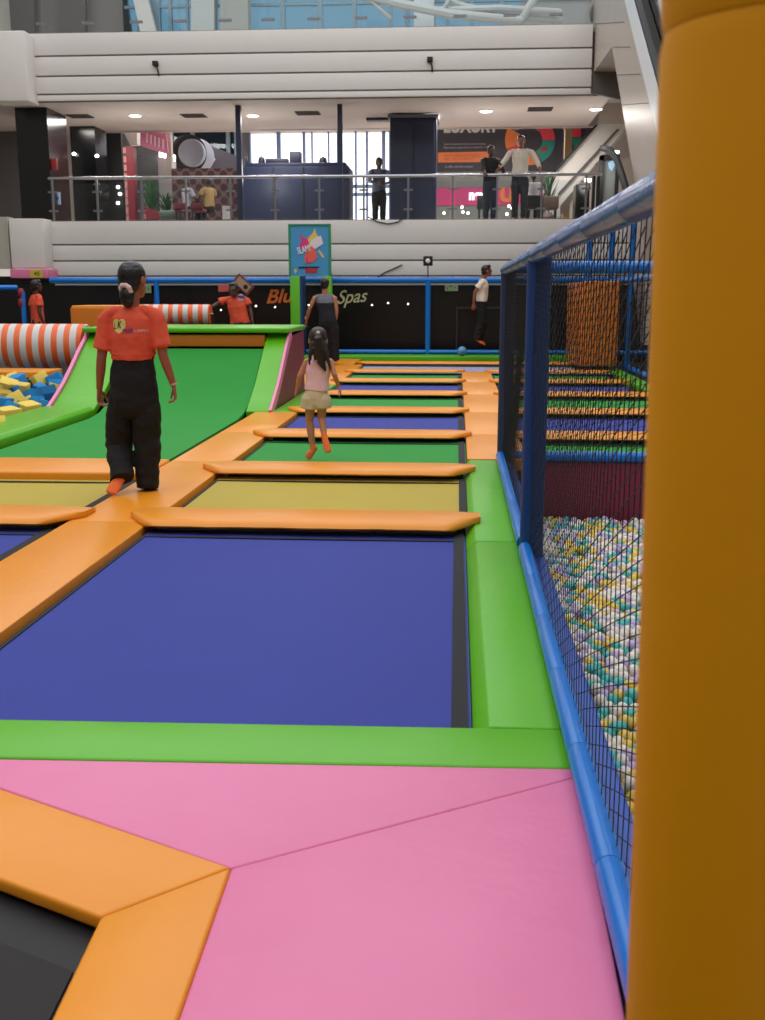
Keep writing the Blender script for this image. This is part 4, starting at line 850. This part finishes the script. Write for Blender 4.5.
# ------------------------------------------------------------------ people
def fuse(mb, voxel, name, smooth=3, disp=None):
    me0 = mb.mesh('src'); o = bpy.data.objects.new('src', me0); C.objects.link(o)
    r = o.modifiers.new('r', 'REMESH'); r.mode = 'VOXEL'; r.voxel_size = voxel
    s = o.modifiers.new('s', 'SMOOTH'); s.iterations = smooth; s.factor = 0.5
    me = bpy.data.meshes.new_from_object(o.evaluated_get(bpy.context.evaluated_depsgraph_get())); bpy.data.objects.remove(o); me.name = name
    if disp:
        me.update(); N = [v.normal.copy() for v in me.vertices]
        for v, n in zip(me.vertices, N): v.co += n * disp(v.co)
    return me
def hand(mb, w, d, n, s, L, curl=.35):
    """w wrist, d direction of the hand, n palm normal, s towards the thumb, L hand length"""
    d = d.normalized(); n = (n - d * n.dot(d)).normalized(); s = (s - d * s.dot(d) - n * s.dot(n)).normalized()
    k = L / 0.18
    mb.tube([w - d * .01, w + d * .03 * k, w + d * .075 * k, w + d * .095 * k], [(.024 * k, .017 * k), (.032 * k, .015 * k), (.038 * k, .014 * k), (.037 * k, .012 * k)], 14, side=s)
    for i, (off, ln) in enumerate(((.028, .070), (.010, .078), (-.009, .072), (-.027, .056))):
        p = w + d * .088 * k + s * off * k; dd = (d + s * off * 1.5).normalized(); c = curl
        a = p + (dd + n * c * .7).normalized() * ln * .42 * k; b = a + (dd * (1.2 - c) + n * (c + .55)).normalized() * ln * .33 * k; e = b + (dd * (1.0 - 1.5 * c) + n * 1.1).normalized() * ln * .26 * k
        mb.tube([p - d * .02, p, a, b, e], [.0088 * k, .0092 * k, .0085 * k, .0078 * k, .0066 * k], 10)
    p = w + d * .025 * k + s * .026 * k
    mb.tube([p, p + (d * .6 + s * .6 + n * .25).normalized() * .035 * k, p + (d * .8 + s * .45 + n * .35).normalized() * .062 * k, p + (d * .95 + s * .25 + n * .45).normalized() * .088 * k], [.013 * k, .0115 * k, .0095 * k, .0075 * k], 10)
def person(loc, label, J, H, fwd, skin, voxel=0.009, tee=None, sleeve=.55, vest=False, pants=TROUS, pleg=(1.0, 1.0, 1.0), shorts=False, foot=None, hair='short', group=None, torso_w=1.0, hemz=None, cat='person', extra=None, yoke=None, hairm=None, waist=.22, hipw=1.0):
    t = thing('person', loc, label, cat, group)
    k = H / 1.7; f = V(fwd).normalized(); hf = V(J.get('hf', f)).normalized()
    up = V((0, 0, 1)); rt = f.cross(up).normalized()
    hd = J['head']; sl, sr = J['sl'], J['sr']; hl, hr = J['hl'], J['hr']
    sv = (sr - sl).normalized(); shc = (sl + sr) / 2; hc = (hl + hr) / 2
    hh = J.get('hh', 0.135 * H); hu = J.get('hu', up)
    b = MB()
    # head
    hr_ = hf.cross(hu).normalized(); M = Matrix((hr_, hf, hu)).transposed()
    def hp(x, y, z): return hd + hr_ * x * hh + hf * y * hh + hu * z * hh
    b.ell(hp(0, -.04, .10), (.335 * hh, .415 * hh, .40 * hh), M); b.ell(hp(0, .10, -.2), (.25 * hh, .28 * hh, .30 * hh), M); b.ell(hp(0, .26, -.40), (.11 * hh, .1 * hh, .09 * hh), M)
    b.tube([hp(0, .36, .08), hp(0, .43, -.06), hp(0, .40, -.12)], [.035 * hh, .06 * hh, .055 * hh], 8)
    b.ell(hp(0, .37, -.25), (.10 * hh, .05 * hh, .035 * hh), M); b.ell(hp(.14, .34, .1), (.09 * hh, .05 * hh, .03 * hh), M); b.ell(hp(-.14, .34, .1), (.09 * hh, .05 * hh, .03 * hh), M)
    for s in (-1, 1): b.ell(hp(s * .35, -.02, -.02), (.045 * hh, .09 * hh, .14 * hh), M)
    nb = shc + up * .02 * k
    b.tube([nb - up * .05 * k, nb + up * .03 * k, hp(0, -.08, -.25)], [(.075 * k, .06 * k), (.056 * k, .056 * k), (.052 * k, .055 * k)], 14, side=sv)
    # torso
    up_t = (shc - hc); bw = torso_w
    b.tube([hc - up_t * .12, hc + up_t * .05, hc + up_t * .4, hc + up_t * .72, hc + up_t * .93, shc + up * .02 * k], [(.12 * k * bw, .085 * k), (.135 * k * bw, .09 * k), (.12 * k * bw, .09 * k), (.155 * k * bw, .105 * k), (.155 * k * bw, .085 * k), (.09 * k, .06 * k)], 18, side=sv)
    for S, E, W_, sg in ((sl, J['el'], J['wl'], -1), (sr, J['er'], J['wr'], 1)):
        b.tube([shc + (S - shc) * .5, shc + (S - shc) * .85 - up * .008 * k, S.lerp(E, .1), S.lerp(E, .35), E, E.lerp(W_, .35), W_], [.042 * k, .046 * k, .048 * k, .044 * k, .036 * k, .036 * k, .024 * k], 14)
        hdv = J.get('hdl' if sg < 0 else 'hdr', (W_ - E)); pn = J.get('pnl' if sg < 0 else 'pnr', -sv * sg); th = J.get('thl' if sg < 0 else 'thr', f)
        hand(b, W_, V(hdv), V(pn), V(th), .105 * H, J.get('curl', .4))
    for Hh, K_, A_, T_ in ((hl, J['kl'], J['al'], J['tl']), (hr, J['kr'], J['ar'], J['tr'])):
        b.tube([Hh + up * .04 * k, Hh.lerp(K_, .3), K_, K_.lerp(A_, .3), A_], [.076 * k, .072 * k, .053 * k, .052 * k, .033 * k], 16)
        fd = (T_ - A_).normalized(); he = A_ - fd * .02 * k
        b.tube([A_ + (A_ - T_).normalized() * .035 * k, A_.lerp(T_, .35), A_.lerp(T_, .75), T_], [(.03 * k, .032 * k), (.038 * k, .032 * k), (.044 * k, .02 * k), (.036 * k, .014 * k)], 14, side=sv)
    obj('body', fuse(b, voxel, 'body'), skin, t, ang=180)
    # eyes and mouth
    e = MB()
    for s in (-1, 1): e.ell(hp(s * .145, .345, .03), (.05 * hh, .035 * hh, .025 * hh), M, 10, 6)
    obj('eyes', e, mat('eye_dark', (26, 18, 16), .3), t, label='dark eyes'); obj('mouth', MB().ell(hp(0, .395, -.25), (.09 * hh, .03 * hh, .02 * hh), M, 10, 6), mat('lip', (120, 60, 56), .5), t)
    # hair
    if hair:
        h = MB(); h.ell(hp(0, -.09, .16), (.375 * hh, .425 * hh, .40 * hh), M); h.ell(hp(0, -.20, -.06), (.34 * hh, .28 * hh, .32 * hh), M)
        if hair == 'short': h.ell(hp(.06, .12, .42), (.24 * hh, .24 * hh, .12 * hh), M)
        if callable(extra): extra(h, hp, hh, M, t)
        obj('hair', fuse(h, voxel * .9, 'hair', 2, lambda c: .0025 * noise.noise(c * 60)), hairm or HAIR, t, ang=180)
    # top
    fold = lambda c: .010 * k * noise.noise(V((c.x * 11, c.y * 9, c.z * 7))) + .004 * k * noise.noise(c * 26)
    if tee:
        s = MB(); hem = hc + up_t * (hemz if hemz is not None else .0)
        s.tube([hem, hem + up_t * .12, hc + up_t * .45, hc + up_t * .72, hc + up_t * .93, shc + up * .035 * k], [(.172 * k * bw, .118 * k), (.170 * k * bw, .12 * k), (.158 * k * bw, .115 * k), (.172 * k * bw, .12 * k), (.165 * k * bw, .098 * k), (.075 * k, .066 * k)], 20, side=sv, cap=.25)
        if not vest:
            for S, E, W_ in ((sl, J['el'], J['wl']), (sr, J['er'], J['wr'])):
                if sleeve <= 1: So = (S - shc); pts = [shc + So * .40 + up * .004 * k, shc + So * .72 - up * .004 * k, shc + So * .93 - up * .022 * k, S.lerp(E, .16), S.lerp(E, sleeve * .65), S.lerp(E, sleeve)]; rr = [.046 * k, .052 * k, .056 * k, .06 * k, .068 * k, .074 * k]
                else: So = (S - shc); pts = [shc + So * .40, shc + So * .72 - up * .004 * k, shc + So * .93 - up * .022 * k, S.lerp(E, .16), S.lerp(E, .6), E, E.lerp(W_, sleeve - 1)]; rr = [.046 * k, .052 * k, .055 * k, .058 * k, .055 * k, .05 * k, .042 * k]
                s.tube(pts, rr, 16, cap=.15)
        else:
            s.tube([shc + (sl - shc) * .85, shc, shc + (sr - shc) * .85], [(.05 * k, .05 * k), (.07 * k, .06 * k), (.05 * k, .05 * k)], 14)
        tp = obj('shirt', fuse(s, voxel, 'shirt', 3, fold), tee, t, ang=180)
        if yoke:
            me = tp.data; me.materials.append(yoke); lim = shc.z - .11 * k
            off = wloc(tp)
            for p in me.polygons:
                if p.center.z + off.z > lim: p.material_index = 1
    # trousers
    w = MB(); a1, a2, a3 = pleg
    w.tube([hc + up_t * waist, hc + up_t * waist * .5, hc, hc - up * .07 * k, hc - up * .13 * k], [(.138 * k * hipw, .104 * k), (.160 * k * hipw, .118 * k), (.176 * k * hipw, .126 * k), (.168 * k * hipw, .122 * k), (.12 * k * hipw, .10 * k)], 20, side=sv, cap=.2)
    for Hh, K_, A_ in ((hl, J['kl'], J['al']), (hr, J['kr'], J['ar'])):
        if shorts: w.tube([Hh + up * .05 * k, Hh, Hh.lerp(K_, shorts)], [.095 * k, .11 * k * a1, .118 * k * a1], 18, cap=.1)
        else: w.tube([Hh + up * .05 * k, Hh.lerp(K_, .35), K_, K_.lerp(A_, .5), A_ + (A_ - K_).normalized() * J.get('drop', .01)], [.078 * k, .098 * k * a1, .078 * k * a2, .072 * k * a2, .066 * k * a3], 18, cap=.1)
    foldp = lambda c: (.008 * k + .03 * J.get('wr_', 0) * max(0, .5 - c.z)) * noise.noise(V((c.x * 7, c.y * 7, c.z * 16))) + .004 * k * noise.noise(c * 22)
    obj('shorts' if shorts else 'trousers', fuse(w, voxel, 'trousers', 3, foldp), pants, t, ang=180)
    if foot:
        fs = MB()
        for K_, A_, T_ in ((J['kl'], J['al'], J['tl']), (J['kr'], J['ar'], J['tr'])):
            s_ = MB(); s_.tube([A_.lerp(K_, .22), A_.lerp(K_, .08), A_ + (A_ - T_).normalized() * .02 * k], [.040 * k, .040 * k, .040 * k], 14, cap=.1)
            s_.tube([A_ + (A_ - T_).normalized() * .045 * k, A_.lerp(T_, .35), A_.lerp(T_, .75), T_ + (T_ - A_).normalized() * .008], [(.036 * k, .038 * k), (.044 * k, .037 * k), (.051 * k, .026 * k), (.042 * k, .02 * k)], 16, side=sv)
            obj('sock', fuse(s_, voxel * .9, 'sock'), foot, t, ang=180)
    return t
def stand_joints(x, y, z, H, fwd, arms=None, seat=False):
    f = V(fwd).normalized(); up = V((0, 0, 1)); r = f.cross(up).normalized(); o = V((x, y, z))
    def p(a, b, c): return o + r * a * H + f * b * H + up * c * H
    J = dict(head=p(0, .01, .925), sl=p(-.115, 0, .815), sr=p(.115, 0, .815), el=p(-.15, -.02, .64), er=p(.15, -.02, .64), wl=p(-.155, .02, .50), wr=p(.155, .02, .50), hl=p(-.052, 0, .515), hr=p(.052, 0, .515),
             kl=p(-.055, .01, .285), kr=p(.055, .01, .285), al=p(-.055, -.015, .05), ar=p(.055, -.015, .05), tl=p(-.065, .08, .018), tr=p(.065, .08, .018))
    if seat:
        J.update(kl=p(-.07, .24, .50), kr=p(.07, .24, .50), al=p(-.07, .25, .27), ar=p(.07, .25, .27), tl=p(-.07, .34, .24), tr=p(.07, .34, .24))
    return J, p

# walking woman ------------------------------------------------------------
YW_ = 7.12
def w_(px, py, dy=0.0): return YP(px, py, YW_ + dy)
J = dict(head=w_(134, 280.5, .01), hf=(.42, .9, 0), hh=.236, curl=.75, drop=.035, wr_=1, sl=w_(107.5, 312.5), sr=w_(156.5, 312.5), el=w_(101.5, 358, -.02), er=w_(163, 355, -.02), wl=w_(99.5, 389, .05), wr=w_(173.5, 385, .04),
         hdl=(-.05, .1, -1), hdr=(.12, .05, -1), pnl=(.7, -.2, .0), pnr=(-.7, -.2, 0), hl=w_(121, 398), hr=w_(147, 398), kl=w_(119, 445, .04), kr=w_(147, 445, .02), al=w_(122, 479, -.12), ar=w_(147, 486.5, .0), tl=w_(112, 496, -.22), tr=w_(149, 491, .14))
fr_ = J['ar'].z; dzf = 0.045 - fr_; 
for q in ('ar', 'tr'): J[q] = V((J[q].x, J[q].y, 0.05 if q == 'ar' else .022))
J['tl'] = V((J['tl'].x, J['tl'].y, .03)); J['al'] = V((J['al'].x, J['al'].y, .125))
def bun(h, hp, hh, M, t):
    h.ell(hp(0.02, -.34, -.40), (.25 * hh, .18 * hh, .22 * hh), M); h.ell(hp(0.02, -.34, -.58), (.22 * hh, .15 * hh, .16 * hh), M); h.tube([hp(0, -.2, -.2), hp(0.02, -.32, -.35)], [.18 * hh, .12 * hh], 12)
    s = MB(); c = hp(0.03, -.42, -.26)
    for k in range(16):
        a = 2 * math.pi * k / 16; s.ell(hp(0.03 + .17 * math.cos(a), -.40 - .05 * math.sin(a), -.26 + .13 * math.sin(a)), (.062 * hh * (1 + .25 * (k % 2)),) * 3, M, 10, 6)
    obj('scrunchie', fuse(s, .004, 'scrunchie', 1), mat('scrunchie_cream', (226, 200, 188), .8), t, label='cream ruffled scrunchie')
wt = person((J['ar'].x - .08, YW_, 0), 'person in coral tee and black trousers walking away on the orange walkway', J, 1.58, (0, 1, 0), mat('woman_skin', (158, 96, 72), .5), .005, TEE, .80, hemz=.52, pleg=(1.10, 1.30, 1.30), hair='bun', extra=bun, torso_w=1.0, waist=.52, hipw=1.08)
# bracelet, back print, bare sole sock
obj('bracelet', MB().tube([J['wr'] + V((-.002, 0, .012)), J['wr'] + V((0.002, 0, -.002))], .0285, 16, cap=.1), mat('bracelet_silver', (220, 200, 190), .3, metal=.6), wt, label='silver bracelet')
sk = MB(); A_, T_, K_ = J['al'], J['tl'], J['kl']
for A_, T_, K_ in ((J['al'], J['tl'], J['kl']), (J['ar'], J['tr'], J['kr'])):
    s_ = MB(); s_.tube([A_.lerp(K_, .14), A_ + (A_ - T_).normalized() * .02], [.037, .037], 14, cap=.1)
    s_.tube([A_ + (A_ - T_).normalized() * .045, A_.lerp(T_, .35), A_.lerp(T_, .75), T_ + (T_ - A_).normalized() * .012], [(.034, .036), (.038, .034), (.046, .024), (.04, .018)], 16, side=(1, 0, 0))
    obj('sock', fuse(s_, .005, 'sock'), SOCK, wt, ang=180)
# print on the back: project onto the shirt surface
shirt = [c for c in wt.children if c.name.startswith('shirt')][0]
from mathutils.bvhtree import BVHTree
so = wloc(shirt); bv = BVHTree.FromPolygons([v.co + so for v in shirt.data.vertices], [tuple(p.vertices) for p in shirt.data.polygons])
def onback(nm, me_or_pts, m, label=None, lift=.002):
    # me: mesh laid in x,z plane in world; each vertex is dropped on the cloth
    vs = []
    for v in me_or_pts.vertices:
        hit = bv.ray_cast(V((v.co.x, 5.0, v.co.z)), V((0, 1, 0)))[0]
        v.co = V((v.co.x, (hit.y if hit else 7.0) - lift, v.co.z))
    return obj(nm, me_or_pts, m, wt, label)
def grid_patch(inside, px0, py0, px1, py1, n=26):
    a = YP(px0, py1, 7.0); b_ = YP(px1, py0, 7.0); mb = MB(); ids = {}
    for j in range(n):
        for i in range(n):
            if inside((i + .5) / n, (j + .5) / n):
                q = []
                for di, dj in ((0, 0), (1, 0), (1, 1), (0, 1)):
                    key = (i + di, j + dj)
                    if key not in ids: ids[key] = len(mb.v); mb.v.append(V((a.x + (b_.x - a.x) * key[0] / n, 7.0, a.z + (b_.z - a.z) * key[1] / n)))
                    q.append(ids[key])
                mb.f.append(tuple(q))
    return mb.mesh('patch', recalc=False)
def heart(u, v):
    x = (u - .5) * 2.4; y = (v - .42) * 2.4; return (x * x + y * y - 1) ** 3 - x * x * y ** 3 < 0
onback('heart_print', grid_patch(heart, 110.5, 318, 125, 334.5), mat('print_yellow', (216, 200, 110), .8), 'pale yellow heart print', .0025)
def flattext(s, px0, py0, px1, py1, shear=0, bold=.02):
    cu = bpy.data.curves.new('t', 'FONT'); cu.body = s; cu.shear = shear; cu.offset = bold; t = bpy.data.objects.new('t', cu); C.objects.link(t); bpy.context.view_layer.update()
    me = bpy.data.meshes.new_from_object(t.evaluated_get(bpy.context.evaluated_depsgraph_get())); bpy.data.objects.remove(t)
    xs = [v.co.x for v in me.vertices]; ys = [v.co.y for v in me.vertices]; a = YP(px0, py1, 7.0); b_ = YP(px1, py0, 7.0)
    for v in me.vertices: v.co = V((a.x + (v.co.x - min(xs)) / (max(xs) - min(xs)) * (b_.x - a.x), 7, a.z + (v.co.y - min(ys)) / (max(ys) - min(ys)) * (b_.z - a.z) ))
    return me
onback('back_lettering', flattext('FREE', 122, 329, 132, 332.6), mat('print_purple', (84, 56, 130), .8), 'purple lettering', .004)
onback('back_lettering', flattext('JUMPER', 132.5, 329.5, 147, 333.2), mat('print_pale', (222, 160, 150), .8), 'pale lettering', .004)
onback('back_lettering', flattext('L', 112.5, 323.5, 114.5, 329.5), mat('print_dark', (60, 26, 60), .8), 'dark lettering', .005)
onback('back_lettering', flattext('K', 116, 321, 120.5, 328.5, .2), mat('print_green', (20, 50, 60), .8), 'dark green mark', .005)

# girl ---------------------------------------------------------------------
YG = 8.8
def c_(px, py, dy=0.0): return YP(px, py, YG + dy)
J = dict(head=c_(318, 340.5), hf=(-.15, 1, 0), hh=.205, sl=c_(307.5, 360.5), sr=c_(330, 360.5), el=c_(300, 376, -.02), er=c_(334.5, 375, -.05), wl=c_(297.0, 387, .02), wr=c_(338.5, 385.5, .0), hdl=(-.28, .1, -1), hdr=(.3, .0, -1),
         hl=c_(310.7, 398), hr=c_(322, 398), kl=c_(309.5, 421, .02), kr=c_(321.5, 418, .02), al=c_(313, 448.5, 0), ar=c_(324.5, 434.5, -.06), tl=c_(308.5, 456, .02), tr=c_(328, 445, -.12))
lo = -0.012
J['tl'] = V((J['tl'].x, J['tl'].y - .03, lo)); J['al'] = V((J['al'].x, J['al'].y, .045))
J['tr'] = V((J['tr'].x, J['tr'].y, .06)); J['ar'] = V((J['ar'].x, J['ar'].y, .165))
def pony(h, hp, hh, M, t):
    h.tube([hp(0, -.40, .28), hp(0, -.55, .1), hp(.04, -.5, -.4), hp(.12, -.45, -.85), hp(.28, -.42, -1.2)], [(.10 * hh, .1 * hh), (.2 * hh, .15 * hh), (.24 * hh, .13 * hh), (.2 * hh, .1 * hh), (.05 * hh, .04 * hh)], 14)
    h.tube([hp(-.2, -.3, -.1), hp(-.32, -.4, -.5), hp(-.38, -.4, -.95)], [.15 * hh, .1 * hh, .03 * hh], 10); h.tube([hp(.2, -.3, -.1), hp(.3, -.4, -.5), hp(.5, -.4, -1.15)], [.15 * hh, .11 * hh, .03 * hh], 10); h.tube([hp(-.1, -.45, -.3), hp(-.14, -.5, -.75)], [.14 * hh, .04 * hh], 10)
    obj('hair_clip', MB().ell(hp(.0, -.52, .34), (.07 * hh, .04 * hh, .06 * hh), M, 10, 6), mat('clip_white', (236, 214, 220), .5), t, label='pale hair clip')
person((J['al'].x + .05, YG, -.05), 'child in pink top and beige shorts skipping across the green trampoline', J, 1.10, (0, 1, 0), SKIN_L, .0045, mat('pink_top_fabric', (236, 196, 206), .85), vest=True, hemz=.22, pants=mat('beige_shorts', (204, 190, 158), .85), pleg=(1.12, 1, 1), shorts=.42, foot=SOCK, hair='pony', extra=pony, torso_w=.98, hairm=mat('dark_brown_hair', (40, 26, 26), .45, .5, 60))
# man in vest -----------------------------------------------------------------
YV = 20.4
def v_(px, py, dy=0.0): return YP(px, py, YV + dy)
J = dict(head=v_(325, 284.5), hf=(.15, 1, 0), sl=v_(315.2, 297), sr=v_(334.5, 297), el=v_(309.5, 309, 0), er=v_(336.5, 309.5, 0), wl=v_(306.5, 320, .1), wr=v_(336, 320, .05), hl=v_(323, 322), hr=v_(332.5, 322), kl=v_(325.5, 342), kr=v_(334, 342), al=v_(328, 358, -.02), ar=v_(335, 360, 0), tl=v_(328, 361, .12), tr=v_(336, 361, .14), hh=.235)
for a, b in (('al', .08), ('ar', .08), ('tl', .04), ('tr', .04)): J[a] = V((J[a].x, J[a].y, b + .022))
vt = person((J['ar'].x, YV, .02), 'person in grey and black sleeveless vest standing in front of the green portal', J, 1.72, (0.1, 1, 0), SKIN_L, .009, mat('black_vest', (26, 28, 38), .8), vest=True, hemz=.0, pleg=(1.15, 1.25, 1.3), yoke=mat('grey_yoke', (108, 112, 124), .8))
obj('bracelet', MB().tube([J['wl'] + V((0, 0, .02)), J['wl'] + V((0, 0, .045))], .036, 12), mat('bead_orange', (220, 150, 110), .5), vt, label='beaded bracelet')
# jumping boy ------------------------------------------------------------------
YJ = 21.9
def j_(px, py, dy=0.0): return YP(px, py, YJ + dy)
J = dict(head=j_(486.8, 271), hf=(1, .1, .05), sl=j_(484, 281, .17), sr=j_(482.5, 281, -.17), el=j_(479, 293, .2), er=j_(474.8, 292.5, -.2), wl=j_(478, 303, .2), wr=j_(473.6, 303.5, -.2), hl=j_(481.5, 303, .08), hr=j_(481.5, 303, -.08), kl=j_(483, 322, .08), kr=j_(482, 322, -.08), al=j_(479, 339.5, .08), ar=j_(477, 339, -.08), tl=j_(484.5, 344.5, .08), tr=j_(482, 343.5, -.08), hh=.235, thl=V((1, 0, 0)), thr=V((1, 0, 0)))
person((J['al'].x, YJ, J['tl'].z - .03), 'person in cream tee and black trousers in mid jump at the far end', J, 1.66, (1, 0, 0), SKIN_M, .009, mat('cream_tee', (232, 220, 200), .85), .62, hemz=.08, pleg=(1.05, 1.25, 1.3), foot=SOCK, torso_w=1.12)
# orange tee man left ------------------------------------------------------------
YA = 20.2
def a_(px, py, dy=0.0): return YP(px, py, YA + dy)
J, p = stand_joints(a_(36.5, 300).x, YA, -.098, 1.72, (.75, .6, 0)); J['hh'] = .24
person((a_(36.5, 300).x, YA, -.098), 'person in orange tee seen sideways behind the big striped roller', J, 1.72, (.75, .6, 0), SKIN_D, .009, TEE, .6, hemz=-.05)
# man leaning on roller --------------------------------------------------------
YO = 17.95
def o_(px, py, dy=0.0): return YP(px, py, YO + dy)
J = dict(head=o_(233.5, 290, -.08), hf=(-.15, -1, -.1), sl=o_(246, 298.5), sr=o_(226, 299), el=o_(250, 309.5), er=o_(216, 305, -.05), wl=o_(252, 318, -.05), wr=o_(209.5, 308, -.12), hl=o_(245, 326), hr=o_(237, 326), hdr=(-1, -.1, -.1), pnr=(0, 0, -1), thr=(0, -1, 0),
         kl=V((o_(243, 320).x, YO, .42)), kr=V((o_(236, 320).x, YO, .42)), al=V((o_(243, 320).x, YO, -.02)), ar=V((o_(236, 320).x, YO, -.02)), tl=V((o_(243, 320).x, YO - .15, -.07)), tr=V((o_(236, 320).x, YO - .15, -.07)), hh=.235)
ot = person((o_(240, 320).x, YO, -.098), 'person in orange tee leaning with one arm on the smaller striped roller', J, 1.68, (0, -1, 0), SKIN_D, .008, TEE, .55, hemz=.08)
q = YP(240, 297.5, 17.78); shs = [c for c in ot.children if c.name.startswith('shirt')][0]; so2 = wloc(shs); bv2 = BVHTree.FromPolygons([v.co + so2 for v in shs.data.vertices], [tuple(p.vertices) for p in shs.data.polygons])
me_ = MB().ell((q.x, 0, q.z), (.06, .002, .06), None, 20, 12).mesh('print')
for v_i in me_.vertices:
    h_ = bv2.ray_cast(V((v_i.co.x, 16.5, v_i.co.z)), V((0, 1, 0)))[0]; v_i.co.y += (h_.y if h_ else 17.85) - .004
obj('chest_print', me_, mat('print_lilac', (190, 160, 190), .8), ot, label='small round lilac chest print')
# gallery people --------------------------------------------------------------
def gp(px, top, Y, H, fwd, label, skin, tee, pants, sleeve=1.0, mod=None, seat=False, **kw):
    X = xat(px, Y); J, p = stand_joints(X, Y, FL1 if not seat else FL1 - .0, H, fwd, seat=seat)
    if mod: mod(J, p)
    return person((X, Y, FL1), label, J, H, fwd, skin, .011, tee, sleeve, pants=pants, **kw)
def m1(J, p): J.update(el=p(-.17, .12, .66), wl=p(-.05, .2, .62), er=p(.16, .1, .66), wr=p(.06, .2, .62))
gp(379, 158, 27.5, 1.76, (.3, -1, 0), 'dark silhouetted person standing between the bar counter and the navy cabinet', SKIN_D, mat('slate_shirt', (96, 102, 124), .8), TROUS, 1.3, m1)
def m2(J, p): J.update(er=p(.17, .16, .68), wr=p(.19, .30, .60), el=p(-.15, .08, .66), wl=p(-.06, .17, .76))
gp(490, 150, 24.75, 1.66, (.35, -1, 0), 'person in black top leaning at the gallery railing with hand to face', SKIN_D, mat('black_top', (22, 20, 24), .8), mat('dark_jeans', (38, 46, 62), .8), 1.5, m2)
def m3(J, p): J.update(er=p(.20, .08, .68), wr=p(.26, .15, .60), el=p(-.20, .06, .68), wl=p(-.23, .13, .595))
gp(519.5, 138, 24.8, 1.88, (-.05, -1, 0), 'person in long sleeved cream shirt resting both hands on the gallery handrail', SKIN_M, mat('cream_long_shirt', (206, 198, 182), .8), mat('charcoal_jeans', (40, 40, 48), .8), 1.75, m3)
def stool(px, Y, h, m, label):
    X = xat(px, Y); t = thing('chair', (X, Y, FL1), label, 'chair')
    obj('seat', MB().box(X - .22, X + .22, Y - .22, Y + .22, FL1 + h - .08, FL1 + h), m, t, bevel=.03); obj('backrest', MB().box(X - .22, X + .22, Y - .28, Y - .22, FL1 + h - .05, FL1 + h + .22), m, t, bevel=.03)
    for sx_ in (-.18, .14):
        for sy_ in (-.18, .14): obj('leg', MB().box(X + sx_, X + sx_ + .04, Y + sy_, Y + sy_ + .04, FL1, FL1 + h - .07), BLACK, t)
def seated(px, Y, H, fwd, label, skin, tee, sleeve, sh=.42, dz=0, **kw):
    X = xat(px, Y); J, p = stand_joints(X, Y, FL1 - H * .515 + sh + .09, H, fwd, seat=True)
    for q in ('tl', 'tr', 'al', 'ar'): J[q].z = max(J[q].z, FL1 + (.03 if q[0] == 't' else .09))
    J.update(el=p(-.16, .06, .66), wl=p(-.1, .18, .62), er=p(.16, .06, .66), wr=p(.1, .18, .62))
    return person((X, Y, FL1), label, J, H, fwd, skin, .012, tee, sleeve, **kw)
seated(533, 25.7, 1.35, (0, 1, 0), 'seated person in white shirt with back to the railing below the billboard', SKIN_D, mat('white_shirt', (200, 192, 196), .8), 1.0)
stool(533, 25.7, .42, BLACK, 'black chair under the seated person in the white shirt')
stool(486, 26.6, .50, BLACK, 'empty black chair behind the railing below the lit letters')
stool(549, 26.9, .50, mat('brown_chair', (80, 56, 50), .7), 'brown chair behind the railing right of the seated person in white')
seated(187, 27.2, 1.5, (.6, .6, 0), 'seated diner in pale top bending over the table near the patterned screen', SKIN_D, mat('pale_top', (150, 148, 158), .8), .8, sh=.45)
seated(209, 27.2, 1.5, (-.6, .5, 0), 'seated diner in yellow top opposite the diner in the pale top', SKIN_D, mat('mustard_top', (150, 120, 76), .8), .6, sh=.45)

# ------------------------------------------------------------------ light
w = bpy.data.worlds.new('sky'); bpy.context.scene.world = w; w.use_nodes = True; nt = w.node_tree; bg = nt.nodes['Background']
tc = nt.nodes.new('ShaderNodeTexCoord'); sp = nt.nodes.new('ShaderNodeSeparateXYZ'); cr = nt.nodes.new('ShaderNodeValToRGB')
nt.links.new(tc.outputs['Generated'], sp.inputs[0]); nt.links.new(sp.outputs[2], cr.inputs[0]); nt.links.new(cr.outputs[0], bg.inputs[0])
cr.color_ramp.elements[0].position = 0.0; cr.color_ramp.elements[0].color = (1.0, 1.0, 1.0, 1)
cr.color_ramp.elements[1].position = 0.35; cr.color_ramp.elements[1].color = (0.95, 0.97, 1.0, 1)
bg.inputs[1].default_value = SKYS = 1.6
sc = bpy.context.scene
sc.view_settings.view_transform = 'Standard'; sc.view_settings.look = 'None'; sc.view_settings.gamma = 1; sc.view_settings.use_curve_mapping = False
sc.view_settings.exposure = 0.25

def lamp(name, kind, loc, e, size=1.0, rot=(0, 0, 0), col=(1, .95, .9)):
    l = bpy.data.lights.new(name, kind); l.energy = e; l.color = col
    if kind == 'AREA': l.shape = 'RECTANGLE'; l.size = size; l.size_y = size * .4
    else: l.shadow_soft_size = size
    o = bpy.data.objects.new(name, l); C.objects.link(o); o.location = loc; o.rotation_euler = rot; return o
for px, py in ((135, 115), (253, 115), (486, 110.5), (596, 108.5)):
    q = G(px, py, CZ); lamp('downlight', 'POINT', (q.x, q.y, CZ - 1.3), 26, .3)
for X in (-9, -4.5, 0, 2): lamp('gallery_fill', 'AREA', (X, 26.5, CZ - .03), 60, 1.6)  # added fill that brightens the gallery, no such fittings visible
for X in (-9, -4, 0): lamp('rear_fill', 'AREA', (X, 31.5, z2b - .2), 300, 3.0)  # unseen fill added above the rear hall to brighten it
